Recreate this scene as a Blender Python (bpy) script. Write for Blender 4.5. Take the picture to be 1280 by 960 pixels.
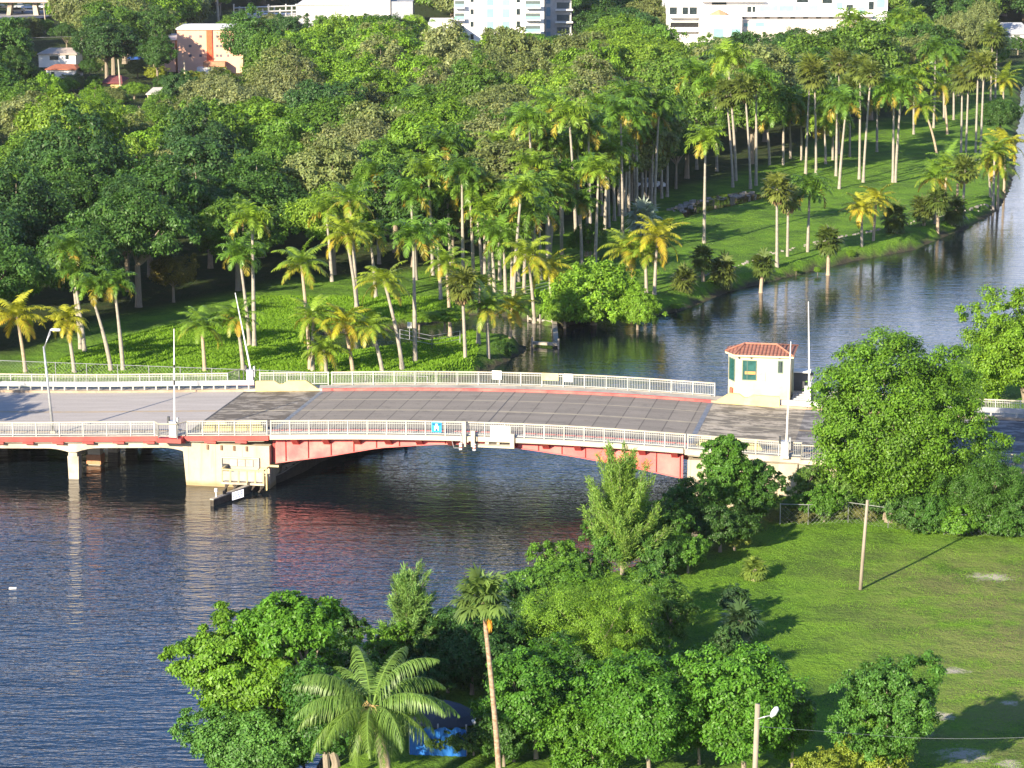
import bpy, math, random
import numpy as np
from mathutils import Vector, Matrix
R = math.radians
for o in list(bpy.data.objects): bpy.data.objects.remove(o)
scene = bpy.context.scene
COL = scene.collection

# ---------------------------------------------------------------- camera, sky, sun, exposure
CAM_H, FPX, HORIZ = 48.0, 3200.0, -190.0           # metres above the water, focal length and horizon row (1280x960 frame)
PITCH = math.atan((480 - HORIZ) / FPX)
cd = bpy.data.cameras.new('camera'); cam = bpy.data.objects.new('camera', cd); COL.objects.link(cam)
cam.location = (0, 0, CAM_H); cam.rotation_euler = (math.pi / 2 - PITCH, 0, 0)
cd.sensor_width = 36; cd.lens = 36 * FPX / 1280; cd.clip_start = 1; cd.clip_end = 12000
scene.camera = cam
SUN_AZ, SUN_EL = R(34.4), R(21.5)                   # shadows run away and to the right
sund = Vector((-math.sin(SUN_AZ) * math.cos(SUN_EL), -math.cos(SUN_AZ) * math.cos(SUN_EL), math.sin(SUN_EL)))
w = bpy.data.worlds.new('World'); scene.world = w; w.use_nodes = True
nt = w.node_tree; bg = nt.nodes['Background']
sky = nt.nodes.new('ShaderNodeTexSky'); sky.sky_type = 'NISHITA'; sky.sun_disc = False
sky.sun_elevation = SUN_EL; sky.sun_rotation = math.pi + SUN_AZ
sky.air_density = 0.8; sky.dust_density = 0.5; sky.ozone_density = 6.0; sky.altitude = 50
# a soft bank of pale cloud low over the horizon
tc_ = nt.nodes.new('ShaderNodeTexCoord'); sx_ = nt.nodes.new('ShaderNodeSeparateXYZ'); nt.links.new(tc_.outputs['Generated'], sx_.inputs[0])
mp_ = nt.nodes.new('ShaderNodeMapping'); mp_.inputs['Scale'].default_value = (3, 3, 14); nt.links.new(tc_.outputs['Generated'], mp_.inputs[0])
cn_ = nt.nodes.new('ShaderNodeTexNoise'); cn_.inputs['Scale'].default_value = 1.6; cn_.inputs['Detail'].default_value = 5; nt.links.new(mp_.outputs[0], cn_.inputs['Vector'])
ad_ = nt.nodes.new('ShaderNodeMath'); ad_.operation = 'MULTIPLY_ADD'; nt.links.new(cn_.outputs[0], ad_.inputs[0]); ad_.inputs[1].default_value = -.14; nt.links.new(sx_.outputs[2], ad_.inputs[2])
cr_ = nt.nodes.new('ShaderNodeMapRange'); nt.links.new(ad_.outputs[0], cr_.inputs[0]); cr_.inputs[1].default_value = .115; cr_.inputs[2].default_value = .175; cr_.inputs[3].default_value = .75; cr_.inputs[4].default_value = 0.0
mx_ = nt.nodes.new('ShaderNodeMix'); mx_.data_type = 'RGBA'; nt.links.new(cr_.outputs[0], mx_.inputs[0]); nt.links.new(sky.outputs[0], mx_.inputs[6]); mx_.inputs[7].default_value = (6.6, 6.3, 6.6, 1)
nt.links.new(mx_.outputs[2], bg.inputs[0]); bg.inputs[1].default_value = 0.11
sl = bpy.data.lights.new('sun', 'SUN'); sun = bpy.data.objects.new('sun', sl); COL.objects.link(sun)
sl.energy = 5.0; sl.angle = R(0.5); sl.color = (1.0, 0.87, 0.66)
sun.rotation_euler = sund.to_track_quat('Z', 'Y').to_euler()
vs = scene.view_settings; vs.view_transform = 'Standard'; vs.look = 'None'; vs.exposure = 1.32; vs.gamma = 1
vs.use_curve_mapping = False
scene.render.engine = 'CYCLES'
cy = scene.cycles
cy.max_bounces = 5; cy.diffuse_bounces = 2; cy.glossy_bounces = 3; cy.transmission_bounces = 3; cy.transparent_max_bounces = 6
cy.caustics_reflective = False; cy.caustics_refractive = False
cy.use_denoising = True

# ---------------------------------------------------------------- survey: sight lines of the survey point turned into ground points
def ray(x, y):
    dx = (x - 640) / FPX; dv = (480 - y) / FPX
    return Vector((dx, math.cos(PITCH) + dv * math.sin(PITCH), -math.sin(PITCH) + dv * math.cos(PITCH)))
def at(x, y, z=0.0):
    r = ray(x, y); t = (z - CAM_H) / r.z
    return Vector((t * r.x, t * r.y, z))
def zat(y, Y):
    r = ray(640, y); return CAM_H + Y / r.y * r.z
def px(v):
    X, Y, Z = v[0], v[1], v[2] - CAM_H
    c, s = math.cos(PITCH), math.sin(PITCH)
    zc = Y * c - Z * s; yc = Y * s + Z * c
    return 640 + FPX * X / zc, 480 - FPX * yc / zc
def mpp(y):                                          # metres per photo pixel at ground row y
    return CAM_H / (y - HORIZ) / 0.979
# bridge frame: u along the bridge to the right, v across it away from the viewer
BA = at(235, 607.5); PHI = R(10.5)
BU = Vector((math.cos(PHI), -math.sin(PHI), 0)); BV = Vector((math.sin(PHI), math.cos(PHI), 0))
_us = [-200, -60, -40, -15, -.8, 6.8, 15, 26, 34.4, 38.6, 44, 47, 63, 90, 300]
_zs = [2.0, 2.2, 2.6, 3.25, 3.95, 4.3, 4.7, 4.9, 4.75, 4.55, 4.35, 4.25, 4.05, 4.0, 3.8]
_gu = np.arange(-200, 300, .5); _gz = np.interp(_gu, _us, _zs)
_gz = np.convolve(np.pad(_gz, 10, mode='edge'), np.ones(21) / 21, mode='valid')
def zd(u): return float(np.interp(u, _gu, _gz))     # walkway level
def B(u, v, z): return BA + BU * u + BV * v + Vector((0, 0, z))
def uv_of(p): d = Vector((p[0], p[1], 0)) - BA; return d.dot(BU), d.dot(BV)
def brv(x, y, v):                                    # sight line against the upright plane at v -> (u, z)
    r = ray(x, y); k = (BV.dot(BA) + v) / (BV.x * r.x + BV.y * r.y)
    p = Vector((0, 0, CAM_H)) + r * k
    return (p - BA).dot(BU), p.z

# ---------------------------------------------------------------- materials
MATS = {}
def N(nt, typ, **kw):
    n = nt.nodes.new(typ)
    for k, v in kw.items():
        if k.startswith('i_'):
            n.inputs[int(k[2:]) if k[2:].isdigit() else k[2:]].default_value = v
        else: setattr(n, k, v)
    return n
def L(nt, a, b): nt.links.new(a, b)
def mixc(nt, fac, a, b, mode='MIX'):
    m = nt.nodes.new('ShaderNodeMix'); m.data_type = 'RGBA'; m.blend_type = mode
    for s, v in ((m.inputs[0], fac), (m.inputs[6], a), (m.inputs[7], b)):
        if hasattr(v, 'links'): nt.links.new(v, s)
        elif isinstance(v, (int, float)): s.default_value = v
        else: s.default_value = (*v, 1)
    return m.outputs[2]
def math_(nt, op, a, b=None, c=None, clamp=False):
    m = nt.nodes.new('ShaderNodeMath'); m.operation = op; m.use_clamp = clamp
    for i, v in enumerate((a, b, c)):
        if v is None: continue
        if hasattr(v, 'links'): nt.links.new(v, m.inputs[i])
        else: m.inputs[i].default_value = v
    return m.outputs[0]
def ramp(nt, fac, stops):
    r = nt.nodes.new('ShaderNodeValToRGB'); cr = r.color_ramp
    while len(cr.elements) < len(stops): cr.elements.new(.5)
    for e, (p, c) in zip(cr.elements, stops):
        e.position = p; e.color = (*c, 1) if not isinstance(c, (int, float)) else (c, c, c, 1)
    if hasattr(fac, 'links'): nt.links.new(fac, r.inputs[0])
    return r.outputs[0]
def noise(nt, scale, detail=3, vec=None, rough=.55):
    n = nt.nodes.new('ShaderNodeTexNoise'); n.inputs['Scale'].default_value = scale
    n.inputs['Detail'].default_value = detail; n.inputs['Roughness'].default_value = rough
    if vec is not None: nt.links.new(vec, n.inputs['Vector'])
    return n.outputs[0]
def newmat(name):
    m = bpy.data.materials.new(name); m.use_nodes = True
    nt = m.node_tree; b = nt.nodes['Principled BSDF']
    return m, nt, b
def coords(nt): return nt.nodes.new('ShaderNodeTexCoord').outputs['Object']
def geopos(nt): return nt.nodes.new('ShaderNodeNewGeometry').outputs['Position']
def bump(nt, b, h, dist, strength=1.0):
    n = nt.nodes.new('ShaderNodeBump'); n.inputs['Distance'].default_value = dist; n.inputs['Strength'].default_value = strength
    nt.links.new(h, n.inputs['Height']); nt.links.new(n.outputs[0], b.inputs['Normal'])
def simple(name, col, col2=None, rough=.7, metal=0, scale=2.0, bmp=0, spec=.4, stain=None, stretch=None):
    """weathered solid colour: two tones mottled by noise, optional stains"""
    if name in MATS: return MATS[name]
    m, nt, b = newmat(name)
    col2 = col2 or tuple(c * .8 for c in col)
    p = geopos(nt)
    if stretch:
        mp = nt.nodes.new('ShaderNodeMapping'); mp.inputs['Scale'].default_value = stretch; nt.links.new(p, mp.inputs[0]); p = mp.outputs[0]
    f = noise(nt, scale, 5, p)
    f = ramp(nt, f, [(.35, 0.0), (.65, 1.0)])
    c = mixc(nt, f, col, col2)
    if stain:
        f2 = ramp(nt, noise(nt, scale * .45, 6, p, .7), [(.5, 0.0), (.68, 1.0)])
        c = mixc(nt, f2, c, stain)
    nt.links.new(c, b.inputs['Base Color'])
    b.inputs['Roughness'].default_value = rough; b.inputs['Metallic'].default_value = metal
    b.inputs['Specular IOR Level'].default_value = spec
    if bmp: bump(nt, b, noise(nt, scale * 6, 4, p), bmp)
    MATS[name] = m; return m
def leaf_mat(name, tint=None, var=.5, trans=.3, rough=.5, spec=.35, dry=None):
    if name in MATS: return MATS[name]
    m, nt, b = newmat(name)
    at_ = N(nt, 'ShaderNodeAttribute', attribute_name='lv')
    if tint is None:
        base = N(nt, 'ShaderNodeObjectInfo').outputs['Color']
    else:
        base = N(nt, 'ShaderNodeRGB'); base.outputs[0].default_value = (*tint, 1); base = base.outputs[0]
    sep = N(nt, 'ShaderNodeSeparateColor'); L(nt, at_.outputs['Color'], sep.inputs[0])
    v = math_(nt, 'MULTIPLY_ADD', sep.outputs[0], var * 2, 1 - var)
    mul = nt.nodes.new('ShaderNodeVectorMath'); mul.operation = 'SCALE'; L(nt, base, mul.inputs[0]); L(nt, v, mul.inputs[3])
    c = mul.outputs[0]
    c = mixc(nt, math_(nt, 'MULTIPLY', sep.outputs[1], .45), c, mixc(nt, 1.0, c, (1.75, 1.35, .5), 'MULTIPLY'))
    if dry is not None: c = mixc(nt, sep.outputs[2], c, dry)
    L(nt, c, b.inputs['Base Color'])
    b.inputs['Roughness'].default_value = rough; b.inputs['Specular IOR Level'].default_value = spec
    tr = N(nt, 'ShaderNodeBsdfTranslucent'); L(nt, mixc(nt, 1.0, c, (1.35, 1.45, .5), 'MULTIPLY'), tr.inputs[0])
    ms = N(nt, 'ShaderNodeMixShader'); ms.inputs[0].default_value = trans
    L(nt, b.outputs[0], ms.inputs[1]); L(nt, tr.outputs[0], ms.inputs[2])
    L(nt, ms.outputs[0], nt.nodes['Material Output'].inputs['Surface'])
    MATS[name] = m; return m

# ---------------------------------------------------------------- mesh helpers
def link_mesh(name, me, mat, parent=None, loc=None):
    o = bpy.data.objects.new(name, me); COL.objects.link(o)
    if mat is not None and not me.materials: me.materials.append(mat)
    if parent is not None: o.parent = parent
    if loc is not None: o.location = loc
    return o
def np_mesh(name, V, F, lv=None, smooth=False):
    """V (n,3), F (m,k) all faces of one size"""
    me = bpy.data.meshes.new(name); V = np.asarray(V, np.float32); F = np.asarray(F, np.int32)
    n, k = F.shape
    me.vertices.add(len(V)); me.vertices.foreach_set('co', V.ravel())
    me.loops.add(n * k); me.loops.foreach_set('vertex_index', F.ravel())
    me.polygons.add(n); me.polygons.foreach_set('loop_start', np.arange(0, n * k, k, dtype=np.int32))
    me.polygons.foreach_set('loop_total', np.full(n, k, np.int32))
    if smooth: me.polygons.foreach_set('use_smooth', np.ones(n, bool))
    me.update(calc_edges=True)
    if lv is not None:
        a = me.color_attributes.new('lv', 'FLOAT_COLOR', 'POINT'); a.data.foreach_set('color', np.asarray(lv, np.float32).ravel())
    return me
class MB:
    def __init__(s): s.v = []; s.f = []
    def add(s, vs, fs):
        b = len(s.v); s.v += [Vector(x) for x in vs]; s.f += [tuple(b + i for i in f) for f in fs]
    def hexa(s, p):                                   # 8 corners: bottom ring 0-3, top ring 4-7
        s.add(p, [(3, 2, 1, 0), (4, 5, 6, 7), (0, 1, 5, 4), (1, 2, 6, 5), (2, 3, 7, 6), (3, 0, 4, 7)])
    def box(s, x0, x1, y0, y1, z0, z1):
        s.hexa([(x0, y0, z0), (x1, y0, z0), (x1, y1, z0), (x0, y1, z0), (x0, y0, z1), (x1, y0, z1), (x1, y1, z1), (x0, y1, z1)])
    def bbox(s, u0, u1, v0, v1, z0, z1):              # box in the bridge frame
        s.hexa([B(u0, v0, z0), B(u1, v0, z0), B(u1, v1, z0), B(u0, v1, z0), B(u0, v0, z1), B(u1, v0, z1), B(u1, v1, z1), B(u0, v1, z1)])
    def sweep(s, u0, u1, v0, v1, d0, d1, du=1.2):     # bar that follows the deck's rise
        n = max(1, int(math.ceil((u1 - u0) / du))); b = len(s.v)
        f0 = d0 if callable(d0) else (lambda u: zd(u) + d0)
        f1 = d1 if callable(d1) else (lambda u: zd(u) + d1)
        for i in range(n + 1):
            u = u0 + (u1 - u0) * i / n
            for v, z in ((v0, f0(u)), (v1, f0(u)), (v1, f1(u)), (v0, f1(u))): s.v.append(B(u, v, z))
        for i in range(n):
            a = b + 4 * i
            for j in range(4):
                k = (j + 1) % 4; s.f.append((a + j, a + 4 + j, a + 4 + k, a + k))
        s.f.append((b, b + 1, b + 2, b + 3)); e = b + 4 * n; s.f.append((e + 3, e + 2, e + 1, e))
    def tube(s, pts, rad, n=6, cap=True):
        pts = [Vector(p) for p in pts]
        rads = rad if hasattr(rad, '__len__') else [rad] * len(pts)
        b = len(s.v); up = None
        for i, p in enumerate(pts):
            d = (pts[min(i + 1, len(pts) - 1)] - pts[max(i - 1, 0)]).normalized()
            if up is None: up = Vector((1, 0, 0)) if abs(d.x) < .9 else Vector((0, 1, 0))
            x = d.cross(up).normalized(); up = x.cross(d).normalized()
            for k in range(n):
                a = 2 * math.pi * k / n; s.v.append(p + (x * math.cos(a) + up * math.sin(a)) * rads[i])
        for i in range(len(pts) - 1):
            for k in range(n):
                k2 = (k + 1) % n; s.f.append((b + i * n + k, b + i * n + k2, b + (i + 1) * n + k2, b + (i + 1) * n + k))
        if cap:
            s.f.append(tuple(b + k for k in range(n))[::-1]); e = b + (len(pts) - 1) * n; s.f.append(tuple(e + k for k in range(n)))
    def build(s, name, mat, parent=None, smooth=False, label=None):
        off = parent_world(parent)
        me = bpy.data.meshes.new(name); me.from_pydata([tuple(v - off) for v in s.v], [], s.f); me.update()
        if smooth: me.polygons.foreach_set('use_smooth', [True] * len(me.polygons))
        o = link_mesh(name, me, mat, parent)
        if label: o['label'] = label
        return o
def parent_world(p):
    o = Vector((0, 0, 0))
    while p is not None: o = o + p.location; p = p.parent
    return o
def thing(name, label, cat, loc=(0, 0, 0), group=None, rz=0):
    o = bpy.data.objects.new(name, None); COL.objects.link(o); o.location = loc; o.rotation_euler = (0, 0, rz)
    o.empty_display_size = .3
    o['label'] = label; o['category'] = cat
    if group: o['group'] = group
    return o
def tag(o, label, cat, group=None, kind=None):
    o['label'] = label; o['category'] = cat
    if group: o['group'] = group
    if kind: o['kind'] = kind
    return o
def structure(o): o['kind'] = 'structure'; return o

# ---------------------------------------------------------------- ground, river
def smooth(a, b, x):
    t = np.clip((x - a) / (b - a), 0, 1); return t * t * (3 - 2 * t)
shore_far = [(-260, 545), (0, 530), (200, 522), (400, 512), (520, 490), (598, 468), (652, 441), (655, 433), (612, 428), (585, 423), (560, 434), (500, 444), (440, 450), (395, 447),
             (398, 418), (432, 414), (482, 412), (540, 404), (590, 393), (640, 397), (700, 410), (768, 391), (800, 397), (850, 388), (905, 366), (960, 352), (1060, 327), (1140, 312), (1205, 286),
             (1245, 264), (1262, 236), (1269, 190), (1272, 130), (1278, 104)]
shore_near = [(1300, 92), (1460, 96), (1440, 200), (1400, 330), (1290, 400), (1190, 455), (1110, 505), (1030, 560), (985, 597), (905, 655), (850, 690), (800, 712), (745, 735), (690, 752), (640, 770),
              (592, 792), (550, 812), (500, 850), (440, 905), (400, 960), (360, 1040), (330, 1150)]
poly = [at(x, y, 0).to_2d() for x, y in shore_far + shore_near]
poly += [Vector((-14, 60)), Vector((-60, 60)), Vector((-50, 120)), Vector((-47, 165)), Vector((-52, 205))]
WP = np.array([(p.x, p.y) for p in poly])
def inside(P, x, y):
    r = np.zeros(x.shape, bool); n = len(P)
    for i in range(n):
        x0, y0 = P[i]; x1, y1 = P[(i + 1) % n]
        c = ((y0 > y) != (y1 > y)); 
        with np.errstate(divide='ignore', invalid='ignore'):
            xi = (x1 - x0) * (y - y0) / (y1 - y0) + x0
        r ^= c & (x < xi)
    return r
def dist(P, x, y):
    d = np.full(x.shape, 1e9); n = len(P)
    for i in range(n):
        a = P[i]; b = P[(i + 1) % n]; ab = b - a; L2 = max(1e-9, (ab ** 2).sum())
        t = np.clip(((x - a[0]) * ab[0] + (y - a[1]) * ab[1]) / L2, 0, 1)
        d = np.minimum(d, (x - a[0] - t * ab[0]) ** 2 + (y - a[1] - t * ab[1]) ** 2)
    return np.sqrt(d)
def vnoise(x, y, seed=0, s=1.0):
    r = np.random.RandomState(seed); ph = r.rand(10, 4)
    o = 0
    for k in range(10):
        a = ph[k, 0] * 6.28; fr = s * (.4 + 1.4 * ph[k, 1]); o = o + np.sin((x * math.cos(a) + y * math.sin(a)) * fr + ph[k, 2] * 6.28)
    return o / 4.0
forest_px = [(-420, 470), (-60, 458), (60, 446), (120, 424), (165, 402), (235, 388), (330, 368), (400, 352), (470, 350), (545, 342), (600, 328), (680, 306), (735, 286), (770, 262), (835, 246),
             (900, 232), (960, 214), (1010, 196), (1080, 158), (1150, 146), (1200, 128), (1255, 108), (1276, 88), (1300, 78), (1480, 80), (1480, -75), (-900, -75)]
FP = np.array([tuple(at(x, y, 1.2).to_2d()) for x, y in forest_px])
def ground_h(x, y):
    x = np.asarray(x, float); y = np.asarray(y, float)
    d = dist(WP, x, y); ins = inside(WP, x, y); d = d + .35 * vnoise(x, y, 3, .9)
    h = np.where(ins, -2.2 * smooth(0, 5, d) - .02, .1 + 1.15 * smooth(0, 1.3, d))
    h = h + np.where(ins, 0, smooth(2, 14, d) * (.18 * vnoise(x, y, 5, .13) + .05 * vnoise(x, y, 6, .6)))
    u = (x - BA.x) * BU.x + (y - BA.y) * BU.y; v = (x - BA.x) * BV.x + (y - BA.y) * BV.y
    top = np.interp(u, _gu, _gz) - .62
    out = np.maximum(np.maximum(-1.6 - v, v - 21.0), 0)
    m = np.maximum(smooth(49, 53, u), smooth(-31, -36, u))
    e = top - out / 1.7
    return np.where((e > h) & (m > 0), h + (e - h) * m, h)
def gz(x, y): return float(ground_h(np.array([x]), np.array([y]))[0])
def gat(xp, yp):
    p = at(xp, yp, 1.2)
    for _ in range(3): p = at(xp, yp, gz(p.x, p.y))
    return p
def axis(segs):
    out = []
    for a, b, st in segs: out += list(np.arange(a, b, st))
    return np.array(out + [segs[-1][1]])
gx = axis([(-3500, -900, 400), (-900, -260, 60), (-260, -80, 6), (-80, -45, 1.8), (-45, 75, .75), (75, 130, 1.8), (130, 300, 8), (300, 900, 60), (900, 3500, 400)])
gy = axis([(-300, 60, 30), (60, 120, 3), (120, 290, .75), (290, 380, 1.5), (380, 760, 4), (760, 1200, 30), (1200, 9000, 500)])
GX, GY = np.meshgrid(gx, gy); GZ = ground_h(GX, GY)
V = np.stack([GX, GY, GZ], -1).reshape(-1, 3)
nx_, ny_ = len(gx), len(gy)
ii = (np.arange(ny_ - 1)[:, None] * nx_ + np.arange(nx_ - 1)[None, :]).ravel()
Fq = np.stack([ii, ii + 1, ii + 1 + nx_, ii + nx_], -1)
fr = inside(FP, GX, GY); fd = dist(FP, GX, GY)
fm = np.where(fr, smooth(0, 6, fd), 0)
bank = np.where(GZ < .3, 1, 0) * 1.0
hd = at(0, 0)
att = np.stack([fm, bank, GX * 0, GX * 0 + 1], -1).reshape(-1, 4)
me = np_mesh('ground', V, Fq, att, smooth=True)
m, nt, b = newmat('grass_ground')
P_ = geopos(nt)
a_ = N(nt, 'ShaderNodeAttribute', attribute_name='lv'); sp = N(nt, 'ShaderNodeSeparateColor'); L(nt, a_.outputs['Color'], sp.inputs[0])
n1 = noise(nt, .3, 5, P_, .7); n2 = noise(nt, .6, 5, P_, .65); n3 = noise(nt, 5.0, 4, P_, .7)
g1 = mixc(nt, ramp(nt, n2, [(.38, 0.0), (.62, 1.0)]), (.125, .26, .024), (.185, .335, .03))
g1 = mixc(nt, ramp(nt, n1, [(.45, 0.0), (.58, 1.0)]), g1, (.09, .18, .024))
g2 = mixc(nt, ramp(nt, n3, [(.4, 0.0), (.6, 1.0)]), g1, mixc(nt, 1.0, g1, (.72, .74, .65), 'MULTIPLY'))
sx = N(nt, 'ShaderNodeSeparateXYZ'); L(nt, P_, sx.inputs[0])
# worn, browner turf over the right of the near lawn
wx = ramp(nt, math_(nt, 'MULTIPLY_ADD', sx.outputs[0], 1 / 12, -17 / 12), [(0, 0.0), (1, 1.0)])
wy = ramp(nt, math_(nt, 'MULTIPLY_ADD', sx.outputs[1], -1 / 18, 173 / 18), [(0, 0.0), (.55, 1.0)])
worn = math_(nt, 'MULTIPLY', math_(nt, 'MULTIPLY', wx, wy), ramp(nt, noise(nt, .33, 6, P_, .7), [(.34, 0.0), (.54, 1.0)]))
worn = math_(nt, 'MULTIPLY', worn, .6)
g3 = mixc(nt, worn, g2, mixc(nt, n3, (.20, .17, .07), (.27, .22, .12)))
sand = None
for (cx_, cy_, rx_, ry_) in [(1238, 723, 34, 7), (1205, 945, 40, 14), (1180, 893, 16, 8), (1262, 958, 22, 8), (1192, 838, 26, 5), (1262, 878, 14, 4), (1150, 915, 18, 6)]:
    c0 = at(cx_, cy_, 1.25); mm = mpp(cy_); rxw = rx_ * mm; ryw = (at(cx_, cy_ - ry_, 1.25).y - c0.y)
    mp = N(nt, 'ShaderNodeMapping'); mp.vector_type = 'POINT'
    mp.inputs['Location'].default_value = (-c0.x / rxw, -c0.y / ryw, 0); mp.inputs['Scale'].default_value = (1 / rxw, 1 / ryw, 0); L(nt, P_, mp.inputs[0])
    ln = N(nt, 'ShaderNodeVectorMath', operation='LENGTH'); L(nt, mp.outputs[0], ln.inputs[0])
    s_ = ramp(nt, math_(nt, 'ADD', math_(nt, 'MULTIPLY_ADD', noise(nt, 1.6, 5, P_, .75), 2.6, -1.3), ln.outputs['Value']), [(.25, .9), (.85, 0.0)])
    sand = s_ if sand is None else math_(nt, 'MAXIMUM', sand, s_)
g4 = mixc(nt, sand, g3, (.5, .45, .38))
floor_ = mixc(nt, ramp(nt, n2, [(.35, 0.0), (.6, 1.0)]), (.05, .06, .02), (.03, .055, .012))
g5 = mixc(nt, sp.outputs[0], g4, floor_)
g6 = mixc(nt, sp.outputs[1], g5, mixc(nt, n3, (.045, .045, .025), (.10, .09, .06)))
L(nt, g6, b.inputs['Base Color']); b.inputs['Roughness'].default_value = .9; b.inputs['Specular IOR Level'].default_value = .15
hh = math_(nt, 'ADD', n3, math_(nt, 'MULTIPLY', n2, 3.0)); bump(nt, b, hh, .22)
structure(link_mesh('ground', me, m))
# water
wm, nt, b = newmat('river_water')
P_ = geopos(nt)
def mapped(scale, rot=0):
    mp = N(nt, 'ShaderNodeMapping'); mp.inputs['Scale'].default_value = scale; mp.inputs['Rotation'].default_value = (0, 0, rot); L(nt, P_, mp.inputs[0]); return mp.outputs[0]
r0 = noise(nt, 1.0, 2, mapped((.12, .45, 1), R(16)), .5)
r1 = noise(nt, 1.0, 3, mapped((.5, 1.7, 1), R(12)), .6)
r2 = noise(nt, 1.0, 2, mapped((1.6, 4.2, 1), R(-8)), .5)
calm = ramp(nt, noise(nt, .035, 2, mapped((.6, 1.2, 1))), [(.36, .6), (.62, 1.0)])
sxw = N(nt, 'ShaderNodeSeparateXYZ'); L(nt, P_, sxw.inputs[0])
shel = N(nt, 'ShaderNodeMapRange'); L(nt, sxw.outputs[1], shel.inputs[0]); shel.inputs[1].default_value = 195; shel.inputs[2].default_value = 240; shel.inputs[3].default_value = 1.0; shel.inputs[4].default_value = .42
calm = math_(nt, 'MULTIPLY', calm, shel.outputs[0])
hh = math_(nt, 'MULTIPLY', math_(nt, 'ADD', math_(nt, 'MULTIPLY_ADD', r0, 1.3, r1), math_(nt, 'MULTIPLY', r2, .3)), calm)
bump(nt, b, hh, .11)
b.inputs['Base Color'].default_value = (.007, .012, .017, 1); b.inputs['Roughness'].default_value = .04; b.inputs['IOR'].default_value = 1.5
b.inputs['Specular IOR Level'].default_value = .75
V = [(-400, -100, 0), (500, -100, 0), (500, 1500, 0), (-400, 1500, 0)]
structure(link_mesh('river_water', np_mesh('river_water', V, [(0, 1, 2, 3)]), wm))
# ---------------------------------------------------------------- shared paints
concrete = simple('stained_concrete', (.46, .40, .31), (.54, .48, .38), .85, scale=.7, stain=(.27, .22, .17), bmp=.01)  # warm mottled concrete with darker stains
cream = simple('cream_paint', (.60, .48, .19), (.66, .54, .24), .7, scale=.8, stain=(.55, .46, .3))
house_white = simple('warm_white_render', (.66, .57, .345), (.71, .62, .39), .8, scale=1.1, stain=(.55, .46, .28))
red_steel = simple('faded_red_steel', (.66, .10, .10), (.73, .20, .18), .55, scale=.35, stain=(.74, .30, .25))
dark_red = simple('dark_red_steel', (.36, .05, .045), (.46, .08, .07), .6, scale=.6, stain=(.3, .1, .07))
rail_grey = simple('galvanised_rail', (.36, .37, .345), (.46, .46, .43), .5, metal=.15, scale=1.5)
rail_pale = simple('pale_fascia', (.50, .44, .32), (.57, .51, .39), .6, scale=.6, stain=(.5, .42, .32))
steel = simple('grey_metal', (.42, .43, .44), (.52, .53, .54), .4, metal=.5, scale=2)
dark_metal = simple('dark_metal', (.05, .055, .06), (.08, .08, .085), .5, metal=.4, scale=2)
white_paint = simple('white_paint', (.74, .73, .70), (.8, .79, .76), .5, scale=2)
dark_timber = simple('dark_wet_timber', (.045, .035, .028), (.09, .075, .055), .8, scale=2.5, bmp=.02)
grey_timber = simple('weathered_timber', (.30, .27, .22), (.40, .36, .30), .85, scale=2.5, bmp=.02, stain=(.16, .14, .11))
pole_wood = simple('utility_pole_wood', (.25, .21, .16), (.33, .28, .22), .85, scale=2, stretch=(3, 3, .4), bmp=.01)
black = simple('shadow_opening', (.015, .015, .016), (.02, .02, .02), .9)
glass_teal = simple('teal_window_glass', (.015, .07, .065), (.03, .12, .11), .08, spec=.8)
glass_dark = simple('dark_window_glass', (.02, .03, .035), (.04, .055, .06), .08, spec=.8)
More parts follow.
